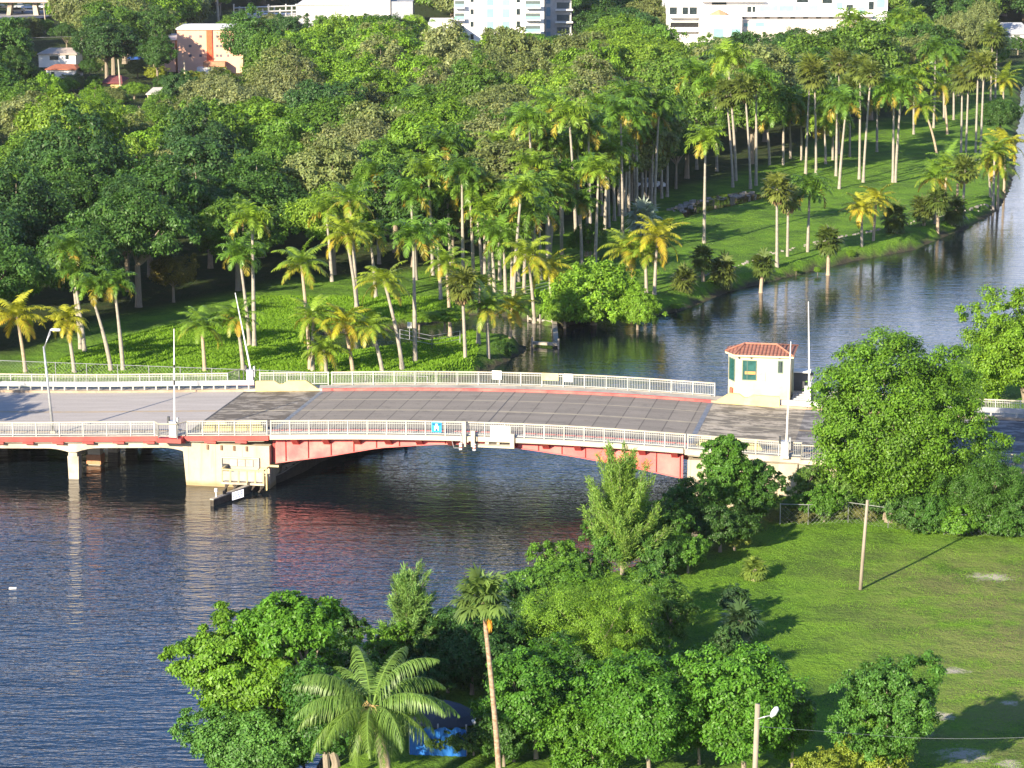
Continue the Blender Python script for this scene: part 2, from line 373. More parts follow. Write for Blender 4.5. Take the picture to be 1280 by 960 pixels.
# ---------------------------------------------------------------- roads
def bridge_uv(nt):
    P_ = geopos(nt)
    def dotn(vec, off):
        d = N(nt, 'ShaderNodeVectorMath', operation='DOT_PRODUCT'); L(nt, P_, d.inputs[0]); d.inputs[1].default_value = tuple(vec)
        return math_(nt, 'SUBTRACT', d.outputs['Value'], off)
    U = dotn(BU, BA.dot(BU)); V_ = dotn(BV, BA.dot(BV))
    c = N(nt, 'ShaderNodeCombineXYZ'); L(nt, U, c.inputs[0]); L(nt, V_, c.inputs[1]); return U, V_, c.outputs[0]
def road_mat(name, c1, c2, kind):
    m, nt, b = newmat(name); U, V_, UV = bridge_uv(nt)
    mp = N(nt, 'ShaderNodeMapping'); mp.inputs['Scale'].default_value = (.12, 1.0, 1); L(nt, UV, mp.inputs[0])
    streak = noise(nt, 1.3, 5, mp.outputs[0], .6); fine = noise(nt, 6, 4, UV, .7)
    c = mixc(nt, ramp(nt, streak, [(.35, 0.0), (.68, 1.0)]), c1, c2)
    c = mixc(nt, math_(nt, 'MULTIPLY', ramp(nt, fine, [(.45, 0.0), (.7, 1.0)]), .35), c, tuple(x * .6 for x in c1))
    if kind == 'patchy':
        mp2 = N(nt, 'ShaderNodeMapping'); mp2.inputs['Scale'].default_value = (.35, .9, 1); L(nt, UV, mp2.inputs[0])
        pn = noise(nt, 1.0, 5, mp2.outputs[0], .55)
        c = mixc(nt, ramp(nt, pn, [(.42, 0.0), (.45, 1.0), (.56, 1.0), (.59, 0.0)]), c, tuple(x * .38 for x in c2))
        c = mixc(nt, ramp(nt, noise(nt, .5, 6, UV, .7), [(.52, 0.0), (.62, .8)]), c, tuple(min(1, x * 1.5) for x in c1))
    if kind == 'joints':
        f = math_(nt, 'FRACT', math_(nt, 'DIVIDE', U, 1.79))
        e = math_(nt, 'LESS_THAN', f, .05)
        c = mixc(nt, math_(nt, 'MULTIPLY', e, .75), c, tuple(x * .3 for x in c1))
        cell = N(nt, 'ShaderNodeTexWhiteNoise', noise_dimensions='1D'); L(nt, math_(nt, 'FLOOR', math_(nt, 'DIVIDE', U, 1.79)), cell.inputs['W'])
        c = mixc(nt, math_(nt, 'MULTIPLY', cell.outputs[0], .22), c, tuple(x * .6 for x in c1))
        c = mixc(nt, ramp(nt, noise(nt, .7, 6, UV, .75), [(.54, 0.0), (.66, .55)]), c, tuple(x * .5 for x in c1))
        # wheel tracks
        wv = math_(nt, 'ABSOLUTE', math_(nt, 'SINE', math_(nt, 'MULTIPLY', V_, math.pi / 1.95)))
        c = mixc(nt, math_(nt, 'MULTIPLY', wv, .18), c, tuple(x * .55 for x in c1))
    L(nt, c, b.inputs['Base Color']); b.inputs['Roughness'].default_value = .85; b.inputs['Specular IOR Level'].default_value = .25
    bump(nt, b, fine, .01)
    return m
secs = [('left_approach_road', -200, -.4, (.37, .34, .32), (.44, .405, .385), 'plain', 'road'),
        ('patched_road', -.4, 6.2, (.22, .20, .175), (.32, .28, .235), 'patchy', 'road_patch'),
        ('span_road', 6.2, 38.4, (.235, .21, .185), (.30, .27, .235), 'joints', 'road_span'),
        ('right_pier_road', 38.4, 46, (.33, .29, .235), (.43, .385, .32), 'patchy', 'road_pier'),
        ('right_approach_road', 46, 300, (.25, .24, .23), (.32, .305, .3), 'patchy', 'road_approach')]
for mn, u0, u1, c1, c2, kd, nm in secs:
    mb = MB(); n = max(2, int((u1 - u0) / 1.0)); vs_ = (1.82, 17.18)
    for i in range(n + 1):
        u = u0 + (u1 - u0) * i / n
        for v in vs_: mb.v.append(B(u, v, zd(u) - .15))
    for i in range(n): a = 2 * i; mb.f.append((a, a + 2, a + 3, a + 1))
    structure(mb.build(nm, road_mat(mn, c1, c2, kd)))
yellow = simple('worn_yellow_line', (.50, .32, .10), (.42, .32, .18), .7, scale=1.5, stain=(.3, .27, .22))
tan_line = simple('faded_tan_line', (.38, .33, .24), (.30, .265, .2), .7, scale=.9, stain=(.22, .2, .17))
white_line = simple('worn_white_line', (.52, .50, .46), (.44, .42, .39), .7, scale=1.2, stain=(.33, .31, .29))
def strip(name, mat, u0, u1, v0, v1, dz=-.145):
    mb = MB(); n = max(1, int((u1 - u0) / 1.0))
    for i in range(n + 1):
        u = u0 + (u1 - u0) * i / n
        for v in (v0, v1): mb.v.append(B(u, v, zd(u) + dz))
    for i in range(n): a = 2 * i; mb.f.append((a, a + 2, a + 3, a + 1))
    return structure(mb.build(name, mat))
for v in (9.42, 9.68): strip('yellow_lane_line', yellow, -200, -.4, v, v + .12); strip('yellow_lane_line', yellow, 46, 300, v, v + .12)
strip('worn_lane_line', tan_line, -.4, 46, 9.40, 9.82); strip('worn_lane_line', tan_line, 2, 46, 13.45, 13.68); strip('worn_lane_line', tan_line, 6.2, 44, 5.5, 5.72)
for k in range(20):
    for v in (5.6, 13.5):
        strip('white_lane_dash', white_line, -8 - 12.2 * k, -5 - 12.2 * k, v, v + .13)
        strip('white_lane_dash', white_line, 49 + 12.2 * k, 52 + 12.2 * k, v, v + .13)
strip('white_edge_line', white_line, 46, 300, 16.5, 16.65); strip('white_edge_line', white_line, -200, -1, 16.7, 16.8)
joint_steel = simple('bluish_joint_steel', (.13, .15, .18), (.22, .23, .25), .5, metal=.2, scale=3)
for u in (6.05, 38.2): strip('expansion_joint', joint_steel, u, u + .38, 1.84, 17.16, -.142)
strip('expansion_joint', simple('dark_joint', (.08, .08, .08)), -.5, -.32, 1.84, 17.16, -.142)
strip('expansion_joint', simple('dark_joint', (.08, .08, .08)), 22.38, 22.46, 1.84, 17.16, -.142)

# ---------------------------------------------------------------- the bridge
br = thing('bascule_bridge', 'low bascule road bridge with arched red girders between two cream concrete piers', 'bridge', B(0, 0, 0))
mb = MB(); mb.sweep(-60, 6.1, .15, 18.85, -.55, -.17); mb.sweep(38.5, 58, .15, 18.85, -.55, -.17); mb.build('deck_slab', concrete, br)
mb = MB(); mb.sweep(6.3, 38.3, .5, 18.5, -.5, -.17); mb.build('span_slab', dark_red, br)
# walkways, kerbs
walk = simple('walkway_concrete', (.36, .34, .30), (.44, .41, .36), .9, scale=1, stain=(.24, .22, .19))
for v0, v1 in ((.1, 1.55), (17.45, 18.95)):
    mb = MB(); mb.sweep(-200, 300, v0, v1, -.4, 0); mb.build('walkway', walk, br)
brown_kerb = simple('brown_stained_kerb', (.34, .25, .17), (.42, .33, .24), .85, scale=1, stain=(.22, .17, .12))
red_kerb = simple('red_kerb_paint', (.55, .07, .065), (.7, .16, .13), .6, scale=.8)
for v0, v1 in ((1.552, 1.82), (17.18, 17.448)):
    for u0, u1, mt in ((-200, -.5, brown_kerb), (-.5, 6.2, concrete), (6.2, 38.4, red_kerb), (38.4, 300, brown_kerb)):
        mb = MB(); mb.sweep(u0, u1, v0, v1, -.4, .03); mb.build('kerb', mt, br)
# fascias
for v0, v1, s in ((-.08, .1, 0), (18.952, 19.12, 1)):
    mb = MB(); mb.sweep(6.6, 38.2, v0, v1, -.34, .02); mb.build('fascia', rail_pale, br)
    mb = MB(); mb.sweep(-60, 6.5, v0, v1, -.42, -.06); mb.build('edge_girder', dark_red, br)
    mb = MB(); mb.sweep(38.3, 58, v0, v1, -.42, -.0); mb.build('edge_beam', concrete, br)
for k in range(14):                                   # small outrigger brackets under the left walkway
    u = -28 + k * 2.45
    if u < 5.5: mb = MB(); mb.bbox(u, u + .9, -.02, .5, zd(u) - .6, zd(u) - .43); mb.build('bracket', dark_red, br)
# red girders: bottom follows the arch of each leaf
_gb_u = [6.6, 8, 11, 15, 19, 22.4, 26, 30, 34, 38.2]
_gb_z = [brv(x, y, .9)[1] for x, y in ((345, 578), (366, 575), (412, 569), (480, 558.5), (545, 554.5), (600, 553.5), (655, 559.5), (722, 569.5), (790, 582), (856, 597))]
def gbot(u): return float(np.interp(u, _gb_u, _gb_z))
for i, v in enumerate((.75, 6.6, 12.4, 18.1)):
    mb = MB(); mb.sweep(6.8, 22.38, v, v + .06, gbot, -.36, .8); mb.sweep(22.5, 38.1, v, v + .06, gbot, -.36, .8)
    for u0, u1 in ((6.8, 22.38), (22.5, 38.1)):
        mb.sweep(u0, u1, v - .13, v + .2, lambda u: gbot(u) - .05, gbot, .8); mb.sweep(u0, u1, v - .1, v + .18, -.5, -.44, .8)
    g = mb.build('arched_girder', red_steel, br)
    for k in range(18 if i == 0 else 0):
        u = 7.6 + k * 1.78
        if abs(u - 22.4) > .3: mb = MB(); mb.bbox(u, u + .035, v - .12, v - .002, gbot(u), zd(u) - .5); mb.build('web_stiffener', dark_red, g)
for u in (10, 14, 18, 21.6, 23.4, 27, 31, 35): mb = MB(); mb.bbox(u, u + .1, .82, 18.08, max(gbot(u) + .15, 2.0), zd(u) - .52); mb.build('cross_frame', dark_red, br)
for k in range(13):                                   # walkway brackets cantilevered past the girder
    u = 8.2 + k * 2.42; mb = MB()
    mb.add([B(u, .72, zd(u) - .45), B(u + .5, .72, zd(u) - .45), B(u + .5, -.05, zd(u) - .36), B(u, -.05, zd(u) - .36),
            B(u, .72, zd(u) - .9), B(u + .5, .72, zd(u) - .9)], [(0, 1, 2, 3), (0, 3, 4), (1, 5, 2), (4, 3, 2, 5), (0, 4, 5, 1)])
    mb.build('walkway_bracket', dark_red, br)
# counterweight end: darker red block beside the left pier
mb = MB(); mb.sweep(6.55, 7.0, .9, 18, gbot, -.5); mb.build('girder_end', dark_red, br)
# piers
pm, nt, b = newmat('board_marked_pier')
U, V_, UV = bridge_uv(nt); P_ = geopos(nt); sx = N(nt, 'ShaderNodeSeparateXYZ'); L(nt, P_, sx.inputs[0])
c = mixc(nt, ramp(nt, noise(nt, .8, 6, P_, .65), [(.35, 0.0), (.7, 1.0)]), (.50, .43, .32), (.39, .335, .25))
cs = N(nt, 'ShaderNodeCombineXYZ'); L(nt, U, cs.inputs[0]); L(nt, V_, cs.inputs[1]); L(nt, math_(nt, 'MULTIPLY', sx.outputs[2], .12), cs.inputs[2])
c = mixc(nt, ramp(nt, noise(nt, 1.6, 5, cs.outputs[0], .6), [(.5, 0.0), (.72, .65)]), c, (.30, .24, .18))
f = math_(nt, 'FRACT', math_(nt, 'DIVIDE', U, 2.15)); c = mixc(nt, math_(nt, 'MULTIPLY', math_(nt, 'LESS_THAN', f, .018), .6), c, (.2, .17, .13))
tide = ramp(nt, math_(nt, 'ADD', sx.outputs[2], math_(nt, 'MULTIPLY', noise(nt, 2, 3, P_), .3)), [(.3, 1.0), (.62, 0.0)])
c = mixc(nt, math_(nt, 'MULTIPLY', tide, .75), c, (.30, .21, .08))
L(nt, c, b.inputs['Base Color']); b.inputs['Roughness'].default_value = .85; bump(nt, b, noise(nt, 5, 4, P_), .015)
def pier(u0, u1, zt, lean=.45):
    mb = MB(); o = (MB, )
    a, bb, v0, v1 = u0, u1, .25, 18.7
    mb.hexa([B(a, v0, -3), B(bb, v0, -3), B(bb, v1, -3), B(a, v1, -3), B(a - lean, v0, zt), B(bb, v0, zt), B(bb, v1, zt), B(a - lean, v1, zt)])
    return mb
P1 = pier(0, 6.45, 3.35).build('pier', pm, br)
P2 = pier(38.5, 46.6, 3.7, 0).build('pier', pm, br)
# recess with pale panels in the near face of the left pier
ru0, rz1 = brv(278, 572, .25); ru1, rz0 = brv(323, 585, .25)
mb = MB(); mb.bbox(ru0, ru1, .2, .247, rz0 - .5, rz1); mb.build('recess', simple('recess_grey', (.3, .28, .25), (.36, .33, .3)), P1)
mb = MB()
for a, bb in ((.22, .42), (.44, .64), (.66, .86)):
    mb.bbox(ru0 + (ru1 - ru0) * a, ru0 + (ru1 - ru0) * bb, .13, .198, rz0 + .1, rz1 - .06)
mb.build('recess_panel', concrete, P1)
mb = MB(); mb.bbox(ru0 - .1, ru1 + .1, .1, .249, rz1 + .003, rz1 + .12); mb.bbox(ru0 - .1, ru0 - .003, .1, .249, rz0, rz1); mb.bbox(ru1 + .003, ru1 + .1, .1, .249, rz0, rz1); mb.build('recess_frame', concrete, P1)
mb = MB(); mb.bbox(ru0 + .1, ru0 + .5, -.15, .12, rz0 - .5, rz0 + .25); mb.build('machinery_box', dark_metal, P1)
for uu in (1.5, 2.6, 3.6, 4.6):
    mb = MB(); mb.bbox(uu, uu + .16, .16, .248, 2.9, 3.28); mb.build('scupper', simple('rust_brown', (.2, .12, .07)), P1)
# arched approach spans on columns
def under(ulist):
    def f(u):
        for a, bb in zip(ulist[:-1], ulist[1:]):
            if a <= u <= bb:
                t = abs((u - a) / (bb - a) - .5) * 2
                return zd(u) - 1.05 - .42 * max(0, (t - .55) / .45) ** 2
        return zd(u) - 1.05
    return f
bents = [-60, -46.9, -37.6, -28.2, -18.8, -9.4, -.1]
for v in (.45, 5.2, 9.5, 13.8, 18.1):
    mb = MB(); mb.sweep(-60, -.2, v, v + .5, under(bents), -.56, .5); mb.build('arched_beam', concrete, br)
band = simple('rusty_orange_band', (.42, .17, .08), (.5, .26, .14), .8, scale=3)
for ub in (-9.4, -18.8, -28.2, -37.6):
    mb = MB(); mb.bbox(ub - .35, ub + .35, .46, 18.6, zd(ub) - 1.75, zd(ub) - 1.42); mb.build('pier_cap', concrete, br)
    for j, v in enumerate((.5, 5.2, 9.6, 13.9, 18.0)):
        mb = MB(); zt = zd(ub) - 1.7; a = .33 if j != 1 else .42
        mb.hexa([B(ub - a, v, -3), B(ub + a, v, -3), B(ub + a, v + .7, -3), B(ub - a, v + .7, -3)] + [B(ub - a - .12, v, zt), B(ub + a + .12, v, zt), B(ub + a + .12, v + .7, zt), B(ub - a - .12, v + .7, zt)])
        col = mb.build('column', concrete, br)
        if j == 1:
            mb = MB(); mb.bbox(ub - .6, ub + .6, v - .12, v + .85, .1, .85); mb.build('collar_band', band, col)
bents2 = [46.5, 52.5, 58.5]
for v in (.45, 5.2, 9.5, 13.8, 18.1):
    mb = MB(); mb.sweep(46.6, 58, v, v + .5, under(bents2), -.56, .5); mb.build('arched_beam', concrete, br)
for ub in (49.3,):
    for v in (.6, 6.5, 12.5, 18): mb = MB(); mb.bbox(ub - .3, ub + .3, v, v + .6, -1, zd(ub) - 1); mb.build('column', concrete, br)
mb = MB(); mb.bbox(54, 54.4, .3, 18.6, -1, 3.4); mb.build('abutment', concrete, br)
# cream barriers beside the road at both piers
def barrier(u0, u1, v, slope_l, slope_r, notch, h, name='cream_barrier', depth=.3):
    b0 = thing(name, '', 'barrier', B((u0 + u1) / 2, v, zd((u0 + u1) / 2) - .15))
    mb = MB(); zb = lambda u: zd(u) - .14
    pts = [(u0, .02), (u0 + slope_l, h)] + ([(notch - .55, h), (notch - .15, h - .26), (notch + .15, h - .26), (notch + .55, h)] if notch else []) + [(u1 - slope_r, h), (u1, .02)]
    n = len(pts)
    fr_ = [B(u, v, zb(u) + z) for u, z in pts]; bk = [B(u, v + depth, zb(u) + z) for u, z in pts]
    bf = [B(u, v, zb(u)) for u, z in pts]; bb = [B(u, v + depth, zb(u)) for u, z in pts]
    for i in range(n - 1):
        mb.add([bf[i], bf[i + 1], fr_[i + 1], fr_[i], bb[i], bb[i + 1], bk[i + 1], bk[i]], [(0, 1, 2, 3), (7, 6, 5, 4), (3, 2, 6, 7), (1, 0, 4, 5)])
    mb.add([bf[0], fr_[0], bk[0], bb[0]], [(0, 1, 2, 3)]); mb.add([bf[-1], fr_[-1], bk[-1], bb[-1]], [(3, 2, 1, 0)])
    mb.build('barrier_wall', cream, b0); return b0
b1 = barrier(.5, 6.05, 17.15, .02, 1.2, 2.7, .86); b1['label'] = 'cream concrete barrier with a notch on the far side of the left pier'
b2 = barrier(38.65, 43.9, 17.15, 1.2, .02, 41.2, .86); b2['label'] = 'cream concrete barrier below the tender house with a sloping left end'
b3 = barrier(.6, 5.9, 1.5, .5, .5, 3.1, .82); b3['label'] = 'cream concrete barrier behind the near railing over the left pier'
b4 = barrier(38.9, 44, 1.5, .5, .5, 41.3, .82); b4['label'] = 'cream concrete barrier behind the near railing over the right pier'
for q in (b1, b2, b3, b4): q['group'] = 'cream barriers at the bridge piers'

# ---------------------------------------------------------------- railings
def railing(label, u0, u1, v, step, h=1.12, post_from=0.0, foot=True):
    r = thing('bridge_railing', label, 'railing', B(u0, v, zd(u0)), 'steel railings along the bridge')
    mb = MB(); mb.sweep(u0, u1, v - .045, v + .045, h - .09, h); mb.build('top_rail', rail_pale, r)
    mb = MB(); mb.sweep(u0, u1, v - .03, v + .03, .1, .16); mb.build('bottom_rail', rail_grey, r)
    if foot: mb = MB(); mb.sweep(u0, u1, v - .03, v + .03, .86, .9); mb.build('middle_rail', rail_grey, r)
    n = int((u1 - u0) / step)
    for i in range(n + 1):
        u = u0 + (u1 - u0) * i / n
        mb = MB(); mb.bbox(u - .04, u + .04, v - .052, v + .052, zd(u) - .1 + post_from, zd(u) + h + .01); mb.build('post', rail_grey, r)
    mb = MB(); k = int((u1 - u0) / .135)
    for i in range(k):
        u = u0 + (i + .5) * (u1 - u0) / k; mb.bbox(u - .014, u + .014, v - .014, v + .014, zd(u) + .162, zd(u) + h - .09)
    p = mb.build('balusters', rail_grey, r); p['kind'] = 'stuff'
    return r
railing('pale steel railing along the near edge left of the striped gate arm', -60, -2.6, .12, 1.9)
railing('short pale railing with six wide bays above the left pier', .0, 6.35, .12, 1.15)
near_r = railing('long curved steel railing along the near edge of the red span carrying the blue sign', 6.65, 38.3, .12, 1.5)
railing('steel railing along the near edge over the right pier behind the shrubs', 38.5, 46.9, .12, 1.5)
railing('steel railing along the near edge right of the gate beside the round tree', 48.6, 130, .12, 1.9)
railing('pale pipe railing on the far edge behind the left guardrail', -60, -2.4, 18.9, 1.9)
railing('steel railing behind the notched cream barrier on the far edge of the left pier', .4, 6.3, 18.9, 1.1)
far_r = railing('long curved steel railing on the far edge of the red span over the red kerb', 6.6, 38.5, 18.9, 1.75)
railing('steel railing on the far edge beyond the tender house toward the right approach', 47.4, 130, 18.9, 1.9)
# railing jogs round the gate gear
def jog(u0, v0, u1, v1, label):
    r = thing('corner_railing', label, 'railing', B(u0, v0, zd(u0)), 'short railing panels around the gate machines')
    L_ = math.hypot(u1 - u0, v1 - v0); n = int(L_ / .16); pt = lambda t: (u0 + (u1 - u0) * t, v0 + (v1 - v0) * t)
    mb = MB(); mb.tube([B(*pt(0), zd(u0) + 1.08), B(*pt(1), zd(u1) + 1.08)], .045); mb.build('top_rail', rail_pale, r)
    mb = MB(); mb.tube([B(*pt(0), zd(u0) + .12), B(*pt(1), zd(u1) + .12)], .03); mb.build('bottom_rail', rail_grey, r)
    mb = MB()
    for i in range(n + 1):
        a = pt(i / n); mb.tube([B(*a, zd(a[0]) + .1), B(*a, zd(a[0]) + 1.05)], .014, 4)
    mb.build('balusters', rail_grey, r)
    for t in (0, 1):
        a = pt(t); mb = MB(); mb.tube([B(*a, zd(a[0]) - .1), B(*a, zd(a[0]) + 1.12)], .045); mb.build('post', rail_grey, r)
jog(-2.6, .12, -2.0, -.75, 'short angled railing panel left of the near gate machine'); jog(-2.0, -.75, -.5, -.75, 'short outer railing panel in front of the near gate machine'); jog(-.5, -.75, 0, .12, 'short angled railing panel right of the near gate machine')
jog(-2.4, 18.9, -1.9, 20.6, 'angled railing panel left of the far gate machine'); jog(0.4, 18.9, -.1, 20.6, 'angled railing panel right of the far gate machine')
jog(46.9, .12, 46.9, -.6, 'short railing panel left of the gate machine beside the round tree'); jog(46.9, -.6, 48.6, -.6, 'outer railing panel in front of the gate machine beside the round tree'); jog(48.6, -.6, 48.6, .12, 'short railing panel right of the gate machine beside the round tree')
for u0, u1, v0, v1, mt in ((-2.1, -.2, -.85, .1, dark_red), (46.8, 48.7, -.7, .1, concrete), (-2.3, .4, 19.13, 20.7, dark_red), (43.6, 48, 19.13, 22.6, concrete)):
    mb = MB(); mb.bbox(u0, u1, v0, v1, zd(u0) - .35, zd(u0) - .03); mb.build('gate_ledge', mt, br)
# sheet panels tied to the railings
def panel(x0, y0, x1, y1, v, mat, name, label, cat='panel', depth=.03, group=None):
    u0, z1 = brv(x0, y0, v); u1, z0 = brv(x1, y1, v)
    t = thing(name, label, cat, B((u0 + u1) / 2, v, z0), group)
    mb = MB(); mb.bbox(u0, u1, v - depth, v, z0, z1); mb.build('sheet', mat, t); return t, u0, u1, z0, z1
pale_sheet = simple('pale_sheet', (.7, .68, .6), (.76, .74, .66), .6, scale=3)
G_ = 'sheet panels on the far railing'
panel(615, 463, 627, 474.5, 18.84, pale_sheet, 'railing_sheet', 'white double sheet on the far railing left of the mid-span joint', group=G_)
panel(677, 466, 698, 476, 18.84, cream, 'railing_sheet', 'yellow cream sheet on the far railing right of the mid-span joint', group=G_)
panel(705, 467, 716, 477.5, 18.84, pale_sheet, 'railing_sheet', 'white sheet on the far railing right of the yellow cream sheet', group=G_)
blue = simple('sign_blue', (.02, .32, .62), (.03, .36, .66), .4, scale=4); navy = simple('sign_dark_blue', (.01, .12, .30)); sign_w = simple('sign_white', (.72, .78, .82), (.78, .82, .85), .4)
t, u0, u1, z0, z1 = panel(539.5, 527.5, 552, 540.5, .05, blue, 'channel_sign', 'square blue sign with white centre on the near railing of the red span', 'sign')
W_, H_ = u1 - u0, z1 - z0
mb = MB(); mb.bbox(u0 + W_ * .28, u0 + W_ * .72, .005, .018, z0 + H_ * .18, z0 + H_ * .62); mb.bbox(u0 + W_ * .4, u0 + W_ * .6, .006, .0175, z0 + H_ * .62, z0 + H_ * .85); mb.build('white_symbol', sign_w, t)
mb = MB(); mb.bbox(u0 + W_ * .08, u0 + W_ * .34, .005, .018, z0 + H_ * .7, z0 + H_ * .9); mb.build('dark_block', navy, t); mb = MB(); mb.bbox(u0 + W_ * .66, u0 + W_ * .92, .005, .018, z0 + H_ * .7, z0 + H_ * .9); mb.build('dark_block', navy, t); mb = MB(); mb.bbox(u0 + W_ * .4, u0 + W_ * .62, .001, .004, z0 + H_ * .12, z0 + H_ * .36); mb.build('dark_block', navy, t)
t, u0, u1, z0, z1 = panel(613, 531.5, 638, 550, .04, pale_sheet, 'clearance_board', 'white board with faint rows of lettering on the near railing at mid-span', 'sign')
mb = MB(); rr = random.Random(5)
for row in range(3):
    u = u0 + .12
    while u < u1 - .25:
        l = rr.uniform(.08, .22); z = z1 - .3 - row * .27; mb.bbox(u, u + l, .0, .009, z, z + .09); u += l + rr.uniform(.05, .12)
mb.build('lettering', simple('faded_lettering', (.42, .38, .38)), t)
# mid-span maintenance frame, posts, striped fenders
t = thing('lock_frame', 'open white steel frame hanging below mid-span under the white board', 'frame', B(23, -.2, 3))
u0, zA = brv(589, 545.5, -.15); u1, zB = brv(643, 560.5, -.15); zt = zd(24) - .36; zb = zB
mb = MB(); mb.bbox(u0, u1, -.25, -.1, zb - .0, zb + .14); mb.bbox(u0, u1, .55, .68, zb, zb + .14); mb.bbox(u0, u0 + .2, -.25, .68, zb + .143, zb + .2); mb.build('bottom_bar', rail_pale, t)
mb = MB(); mb.bbox(u1 - .32, u1, -.27, -.09, zb + .142, zd(u1) + .35); mb.build('upright', rail_pale, t); mb = MB(); mb.bbox(u0, u0 + .3, -.27, -.09, zb + .142, zd(u0) + .5); mb.build('upright', rail_pale, t)
mb = MB(); mb.bbox(u0 + .3, u1 - .32, -.1, .7, zb + .143, zb + .2); mb.build('grating', grey_timber, t)
mb = MB(); mb.bbox(u0 + 1.0, u0 + 1.3, .1, .3, zb + .2, zt); mb.bbox(u0 + 1.9, u0 + 2.1, .1, .3, zb + .2, zt); mb.build('hanger', concrete, t)
t = thing('span_lock_post', 'white vertical steel post at mid-span left of the hanging frame', 'post', B(21, -.2, 3))
u0, z0 = brv(580.5, 558, -.15); mb = MB(); mb.bbox(u0 - .13, u0 + .13, -.26, -.1, z0, zd(u0) + 1.2); mb.build('upright', rail_pale, t)
mb = MB(); mb.bbox(u0 - .3, u0 + .3, -.1, .02, z0 + .3, z0 + .5); mb.build('cleat', rail_pale, t)
for i, (x, y, la) in enumerate(((576, 562, 'striped hanging marker light left of the two mid-span posts'), (593, 563, 'striped hanging marker light right of the two mid-span posts'))):
    u0, z0 = brv(x, y, -.45); t = thing('marker_light', la, 'navigation light', B(u0, -.45, z0), 'hanging navigation lights')
    rs = simple('marker_red', (.5, .12, .08))
    mb = MB(); mb.tube([B(u0, -.45, z0), B(u0, -.45, z0 + .5)], .13, 10); mb.build('lantern', white_paint, t)
    mb = MB(); mb.tube([B(u0, -.45, z0 + .15), B(u0, -.45, z0 + .25)], .14, 10); mb.tube([B(u0, -.45, z0 + .36), B(u0, -.45, z0 + .42)], .14, 10); mb.build('red_stripe', rs, t)
    mb = MB(); mb.tube([B(u0, -.45, z0 + .5), B(u0, -.45, z0 + 1.1), B(u0, -.1, z0 + 1.15)], .03, 5); mb.build('bracket', steel, t)
ua, za = brv(566, 553, .3); ub, zb_ = brv(575, 560, -.45)
mb = MB(); mb.tube([B(ua, -.02, zd(ua) - .35), B(ua + .15, -.1, za - .25), B(ub - .5, -.3, zb_ - .05), B(ub, -.45, zb_)], .022, 5)
tag(mb.build('hanging_cable', steel), 'thin white cable drooping from the girder to the left marker light', 'cable')

# ---------------------------------------------------------------- gate arms, boxes, lamps, poles
def gate(u, v, armtop, label, dark=False, box=True):
    """barrier gate machine with its arm raised"""
    z = zd(u); t = thing('barrier_gate', label, 'barrier gate', B(u, v, z), 'raised barrier gates of the bridge')
    mb = MB(); mb.bbox(u - .3, u + .3, v - .28, v + .28, z - .02, z + .12); mb.bbox(u - .26, u + .26, v - .24, v + .24, z + .12, z + 1.15); mb.build('machine_box', white_paint, t)
    mb = MB(); mb.bbox(u - .3, u + .3, v - .28, v + .28, z + 1.153, z + 1.22); mb.bbox(u + .28, u + .42, v - .1, v + .12, z + .6, z + 1.5); mb.build('lid', steel, t)
    mb = MB(); mb.bbox(u - .45, u - .3, v - .1, v + .1, z + 1.0, z + 1.55); mb.build('counterweight', dark_metal, t)
    a = B(u + .1, v - .05, z + .9)
    mb = MB(); mb.tube([a, a.lerp(armtop, .5), armtop], [.085, .06, .035], 6); arm = mb.build('arm', white_paint, t)
    for f0, f1 in ((.42, .47), (.6, .63)) if dark else ():
        mb = MB(); mb.tube([a.lerp(armtop, f0), a.lerp(armtop, f1)], .075, 6); mb.build('dark_band', dark_metal, arm)
    return t
def top_of(x, y, u, v):                               # height of the sight line above (u, v)
    p = B(u, v, 0); return zat(y, p.y)
u0 = brv(217, 540, -.3)[0]; gate(u0, -.3, B(brv(217.5, 412, -.3)[0], -.3, brv(217.5, 411, -.3)[1]), 'upright white gate arm on the near edge left of the left pier', True)
u0 = brv(313, 474, 19.8)[0]; gate(u0, 19.8, B(brv(294, 366, 19.8)[0], 19.8, brv(294, 366, 19.8)[1]), 'white gate arm leaning left on the far edge behind the cream barrier')
u0 = brv(982, 547, 0.2)[0]; gate(u0, -.2, B(brv(988.5, 427, -.2)[0], -.2, brv(988.5, 427, -.2)[1]), 'white gate arm leaning right on the near edge beside the round tree')
u0 = brv(1010, 492, 20)[0]; gate(u0, 20.0, B(brv(1010.5, 377, 20)[0], 20, brv(1010.5, 377, 20)[1]), 'tall upright white gate arm on the far edge right of the tender house')
mb = MB(); u0 = brv(1017, 492, 20)[0]; mb.tube([B(u0, 20, zd(u0)), B(u0, 20, zd(u0) + .95)], .25, 12); tag(mb.build('cable_drum', simple('grey_blue', (.2, .22, .25))), 'grey drum beside the tall gate arm right of the tender house', 'drum')
t = thing('street_lamp', 'tall grey street lamp with curved arm on the near edge of the left approach', 'street lamp', B(-12.4, 1.3, zd(-12.4)))
u0 = brv(66.5, 540, 1.3)[0]; ut, zt = brv(54.5, 433, 1.3); zz = zd(u0)
mb = MB(); mb.tube([B(u0, 1.3, zz), B((u0 + ut) / 2, 1.3, (zz + zt) / 2), B(ut, 1.3, zt)], [.13, .105, .075], 8); mb.build('pole', steel, t, True)
uh, zh = brv(69, 412, 2.0)
mb = MB(); mb.tube([B(ut, 1.3, zt - .3), B(ut + .3, 1.5, (zt + zh) / 2 + .1), B(uh - .4, 2.0, zh), B(uh, 2.1, zh)], .045, 6); mb.tube([B(ut + .05, 1.3, zt), B(ut + .45, 1.6, zh - .3), B(uh - .4, 2.0, zh - .04)], .03, 6); mb.build('curved_arm', steel, t, True)
